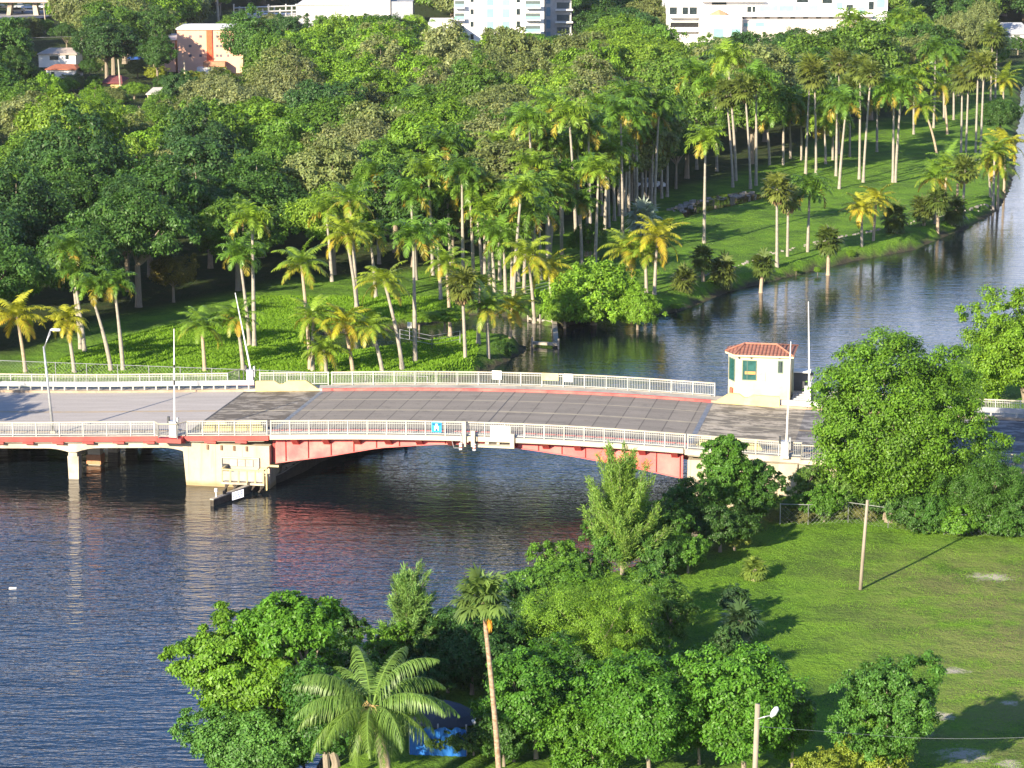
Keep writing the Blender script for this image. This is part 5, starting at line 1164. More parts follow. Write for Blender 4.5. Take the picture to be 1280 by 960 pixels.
# cluster under the right pier
big_tree('bank_tree', 'green tree in front of the right pier, tallest beside the red girder end', 908, 586, 60, 88, 904, 668, (.06, .16, .022), 11, 26000, .22, .15, 24, 14, .16, gap=.05)
big_tree('bank_tree', 'dark green tree in the shade right of the tallest pier tree', 944, 612, 56, 86, 944, 664, (.04, .11, .022), 12, 18000, .22, .15, 20, 12, .14)
big_tree('bank_tree', 'deep green tree left of the tallest pier tree under the girder end', 862, 640, 74, 84, 862, 684, (.045, .12, .022), 13, 24000, .2, .13, 22, 14, .14)
big_tree('bank_tree', 'dark shaded tree between the pier trees and the lawn edge', 900, 655, 84, 62, 900, 690, (.035, .09, .02), 14, 20000, .22, .14, 20, 12, .12)
big_tree('bank_shrub', 'small pale yellow-green shrub at the top left corner of the near lawn', 918, 668, 42, 32, 918, 688, (.17, .23, .05), 15, 6000, .24, .14, 12, 10, .08, 'shrub')
big_tree('bank_shrub', 'mid green shrub at the foot of the light casuarina by the water', 775, 678, 92, 62, 778, 712, (.055, .14, .022), 16, 20000, .2, .13, 22, 12, .12, 'shrub')
big_tree('bank_shrub', 'dark green shrub right of the light casuarina foot', 826, 690, 70, 56, 828, 720, (.045, .12, .024), 17, 16000, .2, .13, 18, 12, .1, 'shrub')
feathery('casuarina_tree', 'light green feathery casuarina in front of the red span reflection', 776, 584, 92, 778, 718, (.19, .32, .06), 18, 70, 46000, .34)
feathery('casuarina_tree', 'short feathery casuarina rising over the water left of the tall fan palm', 512, 712, 66, 516, 850, (.17, .30, .08), 19, 56, 24000, .36)
big_tree('bank_shrub', 'bright green shrub on the waterline right of the tall fan palm', 686, 728, 100, 46, 686, 760, (.075, .18, .024), 20, 18000, .2, .13, 22, 12, .1, 'shrub')
big_tree('bank_shrub', 'dark green shrub behind the tall fan palm head', 640, 752, 70, 56, 640, 790, (.045, .12, .026), 21, 14000, .2, .13, 18, 12, .1, 'shrub')
big_tree('airy_tree', 'fine-leaved yellow-green tree in the middle of the near bank', 742, 778, 176, 130, 748, 852, (.125, .25, .026), 22, 60000, .13, .065, 36, 18, .14, gap=.05, up=.7)
big_tree('bank_shrub', 'dark shaded shrub behind the yellow-green tree on its left', 660, 800, 90, 76, 662, 840, (.035, .10, .024), 23, 18000, .2, .13, 20, 12, .1, 'shrub')
big_tree('bank_shrub', 'dark green shrub directly behind the dark canopy', 588, 812, 110, 100, 590, 868, (.035, .10, .026), 24, 24000, .2, .13, 24, 12, .12, 'shrub')
big_tree('bank_shrub', 'dark bluish green shrub behind the big coconut palm', 536, 800, 70, 66, 540, 850, (.035, .10, .03), 25, 14000, .2, .12, 18, 12, .1, 'shrub')
big_tree('bank_shrub', 'low dark shrub beside the coconut palm, left of the dark canopy', 520, 850, 80, 60, 524, 885, (.035, .10, .024), 26, 12000, .2, .12, 18, 12, .1, 'shrub')
big_tree('shade_tree', 'wide sea-almond tree at the lower left leaning over the river', 322, 838, 218, 122, 345, 990, (.095, .21, .020), 27, 52000, .27, .19, 24, 16, .3, down=1.1, flat=.4)
big_tree('shade_tree', 'upper bough of tree foliage spreading above the coconut palm on the left', 372, 784, 124, 66, 420, 960, (.075, .20, .020), 28, 20000, .26, .18, 18, 14, .22, low=-.5)
big_tree('shade_tree', 'dense green tree filling the lower left corner below the sea-almond', 318, 930, 176, 96, 330, 1010, (.075, .19, .045), 29, 42000, .22, .16, 28, 16, .22)
big_tree('shade_tree', 'dark shaded tree between the sea-almond and the coconut palm', 404, 880, 90, 110, 410, 985, (.04, .12, .024), 30, 22000, .24, .16, 20, 14, .2)
big_tree('broad_leaved_shrub', 'glossy broad-leaved shrub right of the tall fan palm trunk', 666, 868, 146, 122, 670, 948, (.055, .16, .020), 31, 34000, .22, .15, 26, 16, .12, 'shrub')
big_tree('broad_leaved_shrub', 'glossy broad-leaved shrub below the yellow-green tree', 806, 884, 190, 118, 812, 985, (.06, .17, .020), 32, 42000, .23, .16, 28, 16, .12, 'shrub')
big_tree('broad_leaved_shrub', 'tall glossy shrub behind the wooden light pole', 926, 880, 176, 126, 930, 974, (.065, .18, .020), 33, 46000, .23, .16, 30, 16, .14, 'shrub')
big_tree('broad_leaved_shrub', 'low glossy shrub along the bottom left of the wooden light pole', 738, 915, 130, 80, 742, 970, (.07, .18, .020), 34, 16000, .22, .15, 20, 14, .1, 'shrub')
big_tree('bank_tree', 'loose upright green tree standing alone low on the near lawn', 1112, 884, 132, 122, 1110, 985, (.06, .16, .03), 35, 32000, .22, .13, 24, 14, .16, gap=.06, up=.2)
big_tree('bank_shrub', 'yellow-green bush at the foot of the loose upright tree', 1090, 940, 96, 50, 1090, 975, (.15, .22, .03), 36, 15000, .18, .11, 20, 14, .08, 'shrub')
big_tree('bank_shrub', 'yellow-green bush at the bottom edge left of the loose upright tree', 1030, 958, 80, 30, 1030, 985, (.14, .20, .03), 37, 8000, .16, .1, 16, 12, .06, 'shrub')
big_tree('papaya_tree', 'thin open papaya-like tree between the yellow-green tree and the lawn', 838, 764, 62, 60, 836, 820, (.085, .18, .035), 38, 5000, .34, .1, 14, 9, .07, gap=.2)
big_tree('dark_shrub', 'dark grey-green shrub on the lawn above the shaded small palm', 916, 750, 40, 36, 916, 772, (.035, .085, .035), 39, 6000, .18, .1, 12, 10, .08, 'shrub')
big_tree('dark_shrub', 'dark grey-green low shrub left of the shaded small palm', 905, 800, 34, 40, 906, 820, (.045, .11, .035), 40, 5000, .18, .1, 12, 10, .06, 'shrub')
for i, (cx, cy, w_, h_, bx, by) in enumerate(FILL):
    c = [(.05, .13, .022), (.065, .165, .022), (.045, .115, .026), (.08, .19, .022)][i % 4]
    t = big_tree('bank_shrub', '', cx, cy, w_, h_, bx, by, c, 80 + i, 9000, .21, .13, 16, 14, .08, 'shrub', 'shrubs filling the near bank'); REG.append((t, ['deep green', 'fresh green', 'dark', 'bright green'][i % 4] + '', 'bank shrub', cx, cy))
# off-frame trees on the west bank whose shade falls across the left approach
for i, (x, y, s_) in enumerate(((-55, 188, 5.2), (-62, 192, 6), (-57, 198, 4.2))):
    t = put_tree('broadleaf_tree', PROTO[i], Vector((x, y, gz(x, y))), (7.5, 8.5, 7)[i], s_ / 5, i, GREENS['mid green'][0], '', '', 'tree', 'trees of the west bank'); REG.pop(); t['label'] = ('tree on the west bank outside the left edge, nearest the frame', 'tallest tree on the west bank outside the left edge', 'smallest tree on the west bank outside the left edge')[i]

# small palms on the near lawn
t = palm('S', 943, 714, 943, 726, col=(.16, .24, .05), crown_px=40, label='tiny stemless palm in the sun on the near lawn')
t = palm('S', 925, 776, 925, 806, col=(.06, .12, .05), crown_px=58, label='small dark fan palm in shade at the left of the near lawn')
t = palm('C', 407, 437, 408, 464, crown_px=40, label='squat leafy palm right behind the end of the cream barrier')
# ---- tall fan palm, foreground
bx, by, cx0, cy0 = 626, 1010, 604, 748
base = gat(bx, by); h = zat(cy0, base.y) - base.z; mm = mpp(by); dx = (cx0 - bx) * mm
t = thing('fan_palm', 'tall slender fan palm with a drooping ragged head in the foreground', 'palm tree', base)
tm2 = simple('red_brown_trunk', (.26, .15, .09), (.42, .32, .23), .9, scale=2, stretch=(2, 2, 4), bmp=.02)
link_mesh('trunk', curved_trunk(h, dx, 0, .16, .10, ''), tm2, t)
rs = np.random.RandomState(5)
for i in range(26):
    f = i / 25; T_ = fan_leaf(rs, .8 * (.7 + .6 * rs.rand()), .85, R(86 - 118 * f ** .8 + rs.randn() * 8), i * 2.39996, K=26, tipdroop=.75, yel=.5)
    fr_o = link_mesh('frond', np_mesh('frond', *T_), palmm, t, (dx, 0, h)); setcol(fr_o, (.14, .23, .06))
T_ = fan_leaf(rs, .2, .55, R(-80), .6, K=16, dry=.9, tipdroop=1.5); fo = link_mesh('dead_frond', np_mesh('dead_frond', *T_), palmm, t, (dx + .3, -.2, h - .9)); setcol(fo, (.5, .3, .05))
# ---- big coconut palm, foreground
bx, by, cx0, cy0 = 488, 1000, 466, 882
base = gat(bx, by); h = zat(cy0, base.y) - base.z; mm = mpp(by); dx = (cx0 - bx) * mm
t = thing('coconut_palm', 'big coconut palm with long arching fronds in the foreground', 'palm tree', base)
link_mesh('trunk', curved_trunk(h, dx, 0, .36, .2, ''), simple('coconut_trunk', (.36, .26, .18), (.46, .35, .25), .9, scale=1.6, stretch=(1, 1, 5), bmp=.03), t)
rs = np.random.RandomState(15)
FR = [(10, 70, 5.2), (60, 55, 5.0), (105, 62, 5.2), (125, 48, 5.0), (35, 38, 5.2), (165, 40, 4.9), (200, 30, 5.0), (5, 22, 5.4), (340, 35, 5.2), (300, 15, 4.8), (235, 10, 4.9), (265, 2, 4.6), (210, -5, 4.9), (180, 8, 4.9), (330, 2, 4.8), (20, -2, 4.8), (285, -22, 4.2), (245, -28, 4.2), (85, 20, 4.9), (140, 12, 5.0), (60, 5, 4.8), (315, -28, 4.0), (195, 55, 4.9)]
for i, (az, e0, Lf) in enumerate(FR):
    T_ = frond(rs, Lf * .86, R(e0 + 8), R(70 + 28 * rs.rand()), 66, 1.15, .05, R(az), droop=.95, plum=.2, curl=rs.uniform(-.14, .14), segs=3, yel=.15 + .45 * (e0 < 12), rach=.05, base_r=.15)
    o = link_mesh('frond', np_mesh('frond', *T_), palmm, t, (dx, 0, h)); setcol(o, (.12, .215, .045))
for i in range(7):
    a = i * .9; mb = MB(); c = Vector((math.cos(a) * .32, math.sin(a) * .32, -.35 - .1 * (i % 3)))
    for k in range(1): mb.tube([c + Vector((0, 0, .16)), c + Vector((0, 0, .1)), c, c - Vector((0, 0, .1)), c - Vector((0, 0, .15))], [.03, .1, .13, .1, .03], 8)
    me = bpy.data.meshes.new('coconut'); me.from_pydata([tuple(q) for q in mb.v], [], mb.f); link_mesh('coconut', me, simple('coconut_husk', (.36, .26, .09), (.3, .3, .09)), t, (dx, 0, h))
for i in range(14):
    a = rs.rand() * 6.28; mb = MB(); mb.tube([(0, 0, 0), (math.cos(a) * .4, math.sin(a) * .4, .25 - .4 * rs.rand()), (math.cos(a) * .75, math.sin(a) * .75, -.1 - .6 * rs.rand())], [.04, .025, .01], 4)
    me = bpy.data.meshes.new('flower_stalk'); me.from_pydata([tuple(q) for q in mb.v], [], mb.f); link_mesh('flower_stalk', me, simple('straw_stalk', (.52, .36, .14)), t, (dx, 0, h))
# ---- dark canopy and blue tarpaulin wall
p0 = at(555, 930, 1.3); mm = mpp(930)
t = thing('shade_canopy', 'dark blue-grey domed fabric canopy among shrubs at the bottom', 'canopy', (p0.x, p0.y + 3, 1.3))
cxx, cyy = p0.x, p0.y + 3.0; rx = 44 * mm; mb = MB(); n = 8; rings = [(1.0, 0), (.8, .5), (.45, .95), (.12, 1.2)]
zc = zat(900, cyy); vs_ = []; b0 = 0
for r_, z_ in rings:
    for k in range(n): a = 2 * math.pi * (k + .5) / n; vs_.append((cxx + rx * r_ * math.cos(a), cyy + rx * .75 * r_ * math.sin(a), zc + z_ * .9))
vs_.append((cxx, cyy, zc + 1.15)); fs = [(i * n + k, i * n + (k + 1) % n, (i + 1) * n + (k + 1) % n, (i + 1) * n + k) for i in range(3) for k in range(n)] + [(3 * n + k, 3 * n + (k + 1) % n, 4 * n) for k in range(n)]
mb.add(vs_, fs); mb.build('fabric', simple('canopy_cloth', (.05, .06, .085), (.075, .085, .11), .6, scale=.8), t)
for k in range(0, n, 2):
    a = 2 * math.pi * (k + .5) / n; x, y = cxx + rx * .98 * math.cos(a), cyy + rx * .73 * math.sin(a); mb = MB(); mb.tube([(x, y, 1.0), (x, y, zc)], .04, 6); mb.build('leg', dark_metal, t)
pp = at(592, 905, 2.2); mb = MB(); mb.tube([pp, pp + Vector((.5, .2, .25)), pp + Vector((.9, .3, -.1))], [.25, .3, .2], 8); tag(mb.build('covered_bundle', white_paint, None, True), 'small white bundle at the right edge of the dark canopy', 'bundle')
t = thing('tarpaulin_wall', 'bright blue tarpaulin wall partly overgrown below the dark canopy', 'tarpaulin', at(548, 944, 1.3))
a, c = at(512, 942, 1.3), at(583, 944, 1.3); mb = MB(); nn = 24
for i in range(nn + 1):
    f = i / nn; p = a.lerp(c, f); off = .1 * math.sin(i * 1.7) + .06 * math.sin(i * 3.1)
    for z in (1.2, 2.0, 2.75 + .08 * math.sin(i)): mb.v.append(Vector((p.x, p.y + off * (1 if z > 1.3 else .4), z)))
for i in range(nn):
    for k in range(2): mb.f.append((i * 3 + k, i * 3 + 3 + k, i * 3 + 4 + k, i * 3 + 1 + k))
mb.build('blue_sheet', simple('tarpaulin_blue', (.01, .11, .40), (.02, .16, .48), .5, scale=1.3), t, True)
mb = MB()
for f in (0, .5, 1): p = a.lerp(c, f); mb.tube([(p.x, p.y + .25, 1.0), (p.x, p.y + .25, 2.9)], .05, 6)
mb.build('frame_posts', steel, t)
big_tree('creeper_mass', 'dark green creeper hanging over the right part of the blue tarpaulin', 590, 924, 74, 24, 592, 944, (.05, .11, .025), 51, 9000, .13, .09, 18, 12, .05, 'climbing plant', group='low plants by the tarpaulin', low=-.8)
big_tree('creeper_mass', 'green creeper tuft over the top left of the blue tarpaulin', 545, 926, 36, 14, 546, 942, (.09, .16, .03), 52, 3000, .12, .08, 12, 10, .04, 'climbing plant', group='low plants by the tarpaulin', low=-.8)
# ---------------------------------------------------------------- poles, wire fence on the near lawn
b0 = gat(1075, 737); zt = zat(625, b0.y); t = thing('utility_pole', 'bare wooden pole standing alone in the near lawn', 'pole', b0)
mb = MB(); tx = (1081 - 1075) * mpp(737); mb.tube([b0 - Vector((0, 0, .5)), Vector((b0.x + tx * .5, b0.y, (b0.z + zt) / 2)), Vector((b0.x + tx, b0.y, zt))], [.12, .11, .09], 10); mb.build('shaft', pole_wood, t, True)
mb = MB(); mb.tube([b0 + Vector((-.25, 0, 0)), b0 + Vector((.1, 0, .02))], [.3, .1], 8); 
b0 = gat(939, 1075); zt = zat(880, b0.y); t = thing('light_pole', 'wooden pole with a small white lamp on a short arm at the bottom', 'street lamp', b0); k = (943 - 939) * mpp(1075)
mb = MB(); mb.tube([b0 - Vector((0, 0, .5)), Vector((b0.x + k, b0.y, zt))], [.15, .12], 10); mb.build('shaft', pole_wood, t, True)
za = zat(895, b0.y); mb = MB(); mb.tube([(b0.x + k, b0.y - .12, za - .1), (b0.x + .5, b0.y - .15, za + .02), (b0.x + .85, b0.y - .15, za + .1)], .035, 6); mb.build('arm', steel, t, True)
mb = MB(); hx = b0.x + .95; mb.tube([(hx - .18, b0.y - .15, za + .0), (hx - .06, b0.y - .15, za + .18), (hx + .08, b0.y - .15, za + .42), (hx + .12, b0.y - .15, za + .5)], [.06, .15, .13, .04], 10); mb.build('lamp_head', simple('lamp_white', (.75, .77, .8)), t, True)
mb = MB(); a, c = at(1006, 914, 5.5), at(1330, 920, 5.5); P = [a.lerp(c, i / 10) - Vector((0, 0, .25 * math.sin(math.pi * i / 10))) for i in range(11)]; mb.tube([Vector((b0.x + k, b0.y, zat(908, b0.y)))] + P[4:], .006, 4); tag(mb.build('overhead_wire', steel), 'thin overhead wire running right from the wooden light pole', 'wire')
P = [gat(x, y) for x, y in ((975, 655), (1010, 656), (1060, 653), (1110, 660), (1180, 668), (1290, 672))]
chain_fence([(p.x, p.y) for p in P], 1.5, 'low chain-link fence between the near lawn and the shrubs', step=3.0)
for i, (x, y) in enumerate(((985, 650), (1005, 652), (1030, 650), (1052, 650), (1080, 650), (1130, 660), (1150, 662), (965, 652))):
    big_tree('fence_weed', ('weedy tuft at the left end of the lawn fence', 'weedy tuft second from the left along the lawn fence', 'weedy tuft third from the left along the lawn fence', 'weedy tuft along the lawn fence left of the lone pole', 'weedy tuft along the lawn fence behind the lone pole', 'leafy tuft along the lawn fence under the round tree', 'leafy tuft along the lawn fence right of the round tree', 'shaded weedy tuft beside the dark pier tree')[i],
             x, y - 8, 34, 22, x, y, ((.12, .17, .05), (.15, .17, .07), (.10, .18, .04))[i % 3], 60 + i, 1800, .22, .05, 10, 8, .03, 'weeds', 'weeds along the lawn fence', up=.1)
# debris and a floating scrap
r3 = random.Random(4)
p = at(16, 735, 0); mb = MB(); mb.box(p.x - .25, p.x + .25, p.y - .1, p.y + .1, -.02, .03); tag(mb.build('floating_debris', white_paint), 'tiny white scrap floating at the left of the river', 'debris')

# ---------------------------------------------------------------- far buildings
def pt(x, y, Y): r = ray(x, y); k = Y / r.y; return Vector((k * r.x, Y, CAM_H + k * r.z))
def bld(name, label, yb, rect, depth, mat, z0=1.0, cat='building', yaw=0):
    Y = at(640, yb, 1.2).y; a, c = pt(rect[0], rect[1], Y), pt(rect[2], rect[3], Y)
    t = thing(name, label, cat, ((a.x + c.x) / 2, Y, z0))
    mb = MB(); mb.box(a.x, c.x, Y, Y + depth, z0, a.z); mb.build('wall', mat, t)
    return t, Y
def rects(t, Y, name, lst, mat, d0=-.06, d1=-.004):
    for r_ in lst:
        a, c = pt(r_[0], r_[1], Y), pt(r_[2], r_[3], Y); mb = MB(); mb.box(min(a.x, c.x), max(a.x, c.x), Y + d0, Y + d1, min(a.z, c.z), max(a.z, c.z)); mb.build(name, mat, t)
tower_w = simple('tower_white', (.74, .72, .70), (.8, .78, .76), .8, scale=.2); glass_t = simple('pale_teal_glass', (.22, .42, .42), (.28, .5, .48), .15, scale=.3, spec=.7)
shade_grey = simple('shade_and_trim_grey', (.42, .42, .42), (.5, .5, .5), .8)  # trim grey, also the tower wing's shade put into its wall colour
t, Y = bld('apartment_tower', 'tall white apartment tower with teal glass strips and balconies', 88, (567, -130, 680, 66), 22, tower_w)
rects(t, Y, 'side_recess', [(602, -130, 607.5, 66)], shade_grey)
F_ = [-115, -99.5, -84, -68.5, -53, -37.5, -22, -6.5, 9, 24.5, 40]
fl = [y for y in F_ if y > -60]
for y in fl:
    rects(t, Y, 'glass_panel', [(608.5, y + 2, 617, y + 13), (628, y + 2, 637, y + 13)], glass_t)
    rects(t, Y, 'window', [(588, y + 2.5, 592, y + 9), (645.5, y + 2, 650, y + 9.5)], glass_dark)
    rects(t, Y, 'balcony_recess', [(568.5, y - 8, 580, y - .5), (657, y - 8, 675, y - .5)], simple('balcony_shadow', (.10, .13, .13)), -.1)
    rects(t, Y, 'balcony', [(567.5, y - .4, 581, y + 1), (656, y - .4, 676, y + 1)], tower_w, -1.5, -.11)
    rects(t, Y, 'balcony_glass', [(568, y - 4.5, 580.5, y - .5), (656.5, y - 4.5, 675.5, y - .5)], glass_t, -1.45, -1.38)
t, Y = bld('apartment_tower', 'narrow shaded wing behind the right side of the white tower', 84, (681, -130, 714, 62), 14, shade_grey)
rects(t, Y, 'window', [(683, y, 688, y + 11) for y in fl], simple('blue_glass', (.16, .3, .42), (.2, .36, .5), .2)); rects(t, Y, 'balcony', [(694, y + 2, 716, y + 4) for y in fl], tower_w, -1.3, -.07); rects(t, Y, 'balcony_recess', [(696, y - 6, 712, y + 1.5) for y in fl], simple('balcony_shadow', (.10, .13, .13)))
t, Y = bld('low_annex', 'plain low white annex at the left foot of the white tower', 92, (535, 28.5, 568, 62), 16, tower_w)
t, Y = bld('terraced_apartments', 'wide white terraced building with teal glass railings behind the palms', 80, (836, -60, 1108, 62), 25, tower_w)
rects(t, Y, 'window_row', [(x, y, x + 7, y + 7) for y in (-50, -34, -18) for x in range(845, 1100, 18)], glass_t)
rects(t, Y, 'window', [(908 + 16 * k, 21.5, 914 + 16 * k, 25) for k in range(1, 11)] + [(1028, -4, 1040, 4), (1058, 6, 1066, 14), (1086, 2, 1092, 12)], glass_dark)
rects(t, Y, 'dark_window', [(837, 9, 846, 18), (853, 9, 860, 18), (862, 9, 871, 18), (890, -2, 908, 6), (934, 8, 939, 15), (940.5, 8, 944, 15), (996, -2, 1010, 3)], glass_dark)
rects(t, Y, 'teal_railing', [(949, 7, 972, 14), (974, 7, 992, 14), (994, 7, 1002, 14), (1010, 7, 1022, 14), (1045, 3, 1053, 11), (1073, 9, 1081, 19), (1096, -4, 1106, 9)], glass_t)
rects(t, Y, 'garage_opening', [(838, 28, 874, 34)], black); rects(t, Y, 'terrace_slab', [(836, 20, 876, 22), (836, 36, 876, 39), (876, 0, 955, 2), (960, -8, 1000, -6), (876, 18, 1090, 20)], tower_w, -1.5, -.07)
Y2 = Y - 4; t2, Y2 = bld('garden_pavilion', 'white block with two teal windows in front of the terraced building', 83, (876, 20, 927, 62), 10, tower_w)
rects(t2, Y2, 'window', [(892, 36, 904, 48), (914, 36, 925.5, 48)], glass_t); rects(t2, Y2, 'parapet', [(875, 19, 928, 21)], shade_grey, -.3, -.01)
t2, Y2 = bld('terrace_wall', 'long low cream wall in front of the terraced building', 82, (928, 25, 1092, 60), 6, simple('cream_wall', (.66, .58, .50), (.72, .64, .56)))
rects(t2, Y2, 'window', [(930, 29, 936, 33), (944, 28, 955, 33)], glass_t)
a = pt(899, 18, Y - 2); t2 = thing('parasol', 'terracotta parasol on the white terrace', 'parasol', a); mb = MB(); mb.tube([a - Vector((0, 0, 1.2)), a + Vector((0, 0, .1)), a + Vector((0, 0, 1.1))], [2.2, 2.1, .05], 8); mb.build('canopy', simple('terracotta_cloth', (.5, .3, .18)), t2); mb = MB(); mb.tube([a - Vector((0, 0, 3)), a], .06, 6); mb.build('pole', steel, t2)
# warehouse
wh = simple('warehouse_wall', (.72, .70, .68), (.8, .78, .76), .8, scale=.15)
t, Y = bld('warehouse', 'large low white warehouse left of the white tower', 40, (438, -3, 488, 36), 40, wh); rects(t, Y, 'grey_side', [(488.5, 2, 516, 24)], simple('warehouse_grey', (.3, .31, .34), (.38, .39, .42)), .5, 12)
rects(t, Y, 'roof_edge', [(436, -5, 490, -3)], shade_grey, -.4, 1)
t, Y = bld('warehouse', 'long flat white warehouse behind the steel substation frames', 30, (370, 6, 440, 30), 30, wh); rects(t, Y, 'roof_edge', [(369, 5, 441, 6.5)], shade_grey, -.4, 1)
t, Y = bld('warehouse', 'low pale shed between the substation and the peach block', 40, (385, 31, 470, 36), 8, wh)
# substation frames
lat = simple('lattice_grey', (.55, .55, .55), (.62, .62, .62), .5, metal=.3)
for q, (x0, x1, yb, la) in enumerate(((292, 372, 26, 'pale steel substation gantry with many uprights behind the peach block'), (372, 436, 30, 'steel substation gantry in front of the flat warehouse'))):
    Y = at(640, yb, 1.2).y; t = thing('substation_gantry', la, 'substation', (pt((x0 + x1) / 2, yb, Y).x, Y, 1.2)); mb = MB()
    n = 11
    for i in range(n + 1):
        x = x0 + (x1 - x0) * i / n; a, c = pt(x, yb, Y + (i % 2) * 4), pt(x, yb - 21 + (i % 3) * 3, Y + (i % 2) * 4); mb = MB(); mb.tube([a, c], .22, 4); mb.build('upright', lat, t)
    for k in (6, 13, 19): mb = MB(); mb.tube([pt(x0, yb - k + 3, Y), pt(x1, yb - k, Y)], .2, 4); mb.tube([pt(x0, yb - k + 3, Y + 4), pt(x1, yb - k, Y + 4)], .2, 4); mb.build('cross_beam', lat, t)
    mb = MB(); a, c = pt(x0 + 6, yb - 8, Y + 5), pt(x1 - 4, yb, Y + 5); mb.box(a.x, c.x, Y + 6, Y + 12, 1, a.z); mb.build('switch_house', wh, t)
# peach block
peach = simple('peach_render', (.72, .40, .27), (.76, .44, .31), .8, scale=.4)
t, Y = bld('apartment_block', 'peach three-storey apartment block with an orange stair stripe', 92, (221, 37, 304, 92), 14, peach)
rects(t, Y, 'stair_stripe', [(258, 37, 266, 76)], simple('orange_stripe', (.72, .10, .03), (.76, .14, .05)), -.3); rects(t, Y, 'roof_edge', [(220, 35, 305, 37)], tower_w, -.4, 14)
rects(t, Y, 'window', [(x, y, x + w_, y + 3) for y in (44, 56, 68) for x, w_ in ((236, 3.5), (249, 3.5), (270, 3), (274.5, 3), (284, 2))], simple('window_shade', (.14, .13, .16)))
rects(t, Y, 'canopy_roof', [(256, 76, 283, 82)], simple('tan_roof', (.52, .26, .15)), -3, -.31); rects(t, Y, 'porch_wall', [(248, 83, 284, 91)], tower_w, -2.8, -.2)
t, Y = bld('apartment_block', 'lower peach wing left of the peach apartment block', 90, (205, 50, 220, 92), 12, peach); rects(t, Y, 'roof_edge', [(204, 47, 221, 50)], tower_w, -.4, 12)
def house(label, yb, rect, roofy, wall, roof, wins=(), gable=False):
    t, Y = bld('house', label, yb, rect, 9, wall, cat='house'); a, c = pt(rect[0] - 1.5, rect[1], Y), pt(rect[2] + 1.5, rect[1], Y); zt = pt(640, roofy, Y + 4.5).z; mb = MB(); ins = 0 if gable else (c.x - a.x) * .22
    mb.add([(a.x, Y - .5, a.z), (c.x, Y - .5, a.z), (c.x, Y + 9.5, a.z), (a.x, Y + 9.5, a.z), (a.x + ins, Y + 4.5, zt), (c.x - ins, Y + 4.5, zt), (a.x, Y - .5, a.z - .2), (c.x, Y - .5, a.z - .2)], [(0, 1, 5, 4), (1, 2, 5), (2, 3, 4, 5), (3, 0, 4), (6, 7, 1, 0), (0, 3, 2, 1)]); mb.build('roof', roof, t)
    rects(t, Y, 'window', wins, glass_dark); return t
red_roof = simple('red_house_roof', (.36, .11, .06), (.44, .16, .09), .9); maroon = simple('maroon_roof', (.18, .05, .05), (.24, .07, .07), .9)
house('low white house with a grey-tan hip roof in the upper left woodland', 84, (48, 67, 95, 86), 59.5, tower_w, simple('tan_grey_roof', (.42, .34, .29), (.5, .42, .36)), [(62, 70, 73, 75), (82, 69, 86, 74)])
house('white gabled house with a red tile roof below the grey-roofed house', 99, (58, 86, 95, 100), 80, tower_w, red_roof, [(64, 90, 68, 94)])
house('small yellow house with a maroon roof beside a thin pole', 116, (128, 103, 152, 116), 94, simple('yellow_wall', (.6, .42, .18)), maroon, [(134, 105, 138, 109)])
house('small pale-roofed house half hidden in the upper left woodland', 128, (184, 117, 203, 130), 109, simple('pale_wall', (.6, .52, .4)), simple('pale_roof', (.52, .48, .42), (.58, .54, .48)))
house('grey-roofed white house by the water at the top right', 62, (1246, 42, 1290, 58), 28, tower_w, simple('grey_roof', (.36, .37, .4), (.42, .43, .46)))
t, Y = bld('garden_wall', 'low orange-red wall top showing in the trees below the peach block', 126, (295, 116, 316, 126), 3, simple('orange_wall', (.5, .2, .1)), cat='wall')
t, Y = bld('small_shed', 'small pale blue-white shed in the trees right of the orange-red wall', 112, (345, 96, 360, 112), 4, simple('shed_white', (.55, .6, .66)), cat='shed')
# elevated road and street, top left
t = thing('elevated_road', 'beige elevated road deck on slanting piers at the top left corner', 'overpass', at(20, 22, 1.2)); Y = at(640, 20, 1.2).y
mb = MB(); a, c = pt(-400, -2, Y), pt(84, 2.5, Y); mb.box(a.x, c.x, Y - 2, Y + 12, c.z, a.z); mb.build('deck', simple('overpass_beige', (.5, .4, .34), (.56, .46, .4)), t)
for x0, x1, x2, x3 in ((10, 15, 8, 13), (40, 45, 42, 48), (-30, -25, -32, -27)):
    a, c, d_, e = pt(x0, 3, Y), pt(x1, 3, Y), pt(x3, 19, Y), pt(x2, 19, Y); mb = MB(); mb.hexa([e, d_, d_ + Vector((0, 3, 0)), e + Vector((0, 3, 0)), a, c, c + Vector((0, 3, 0)), a + Vector((0, 3, 0))]); mb.build('pier', concrete, t)
mb = MB(); P = [at(*q, 1.35) for q in ((-60, 26), (30, 27), (70, 19), (75, 14), (-60, 8))]
mb.add([p + Vector((0, 0, .05)) for p in P], [(0, 1, 2, 3, 4)]); structure(mb.build('street', simple('far_asphalt', (.26, .26, .29), (.32, .32, .35))))
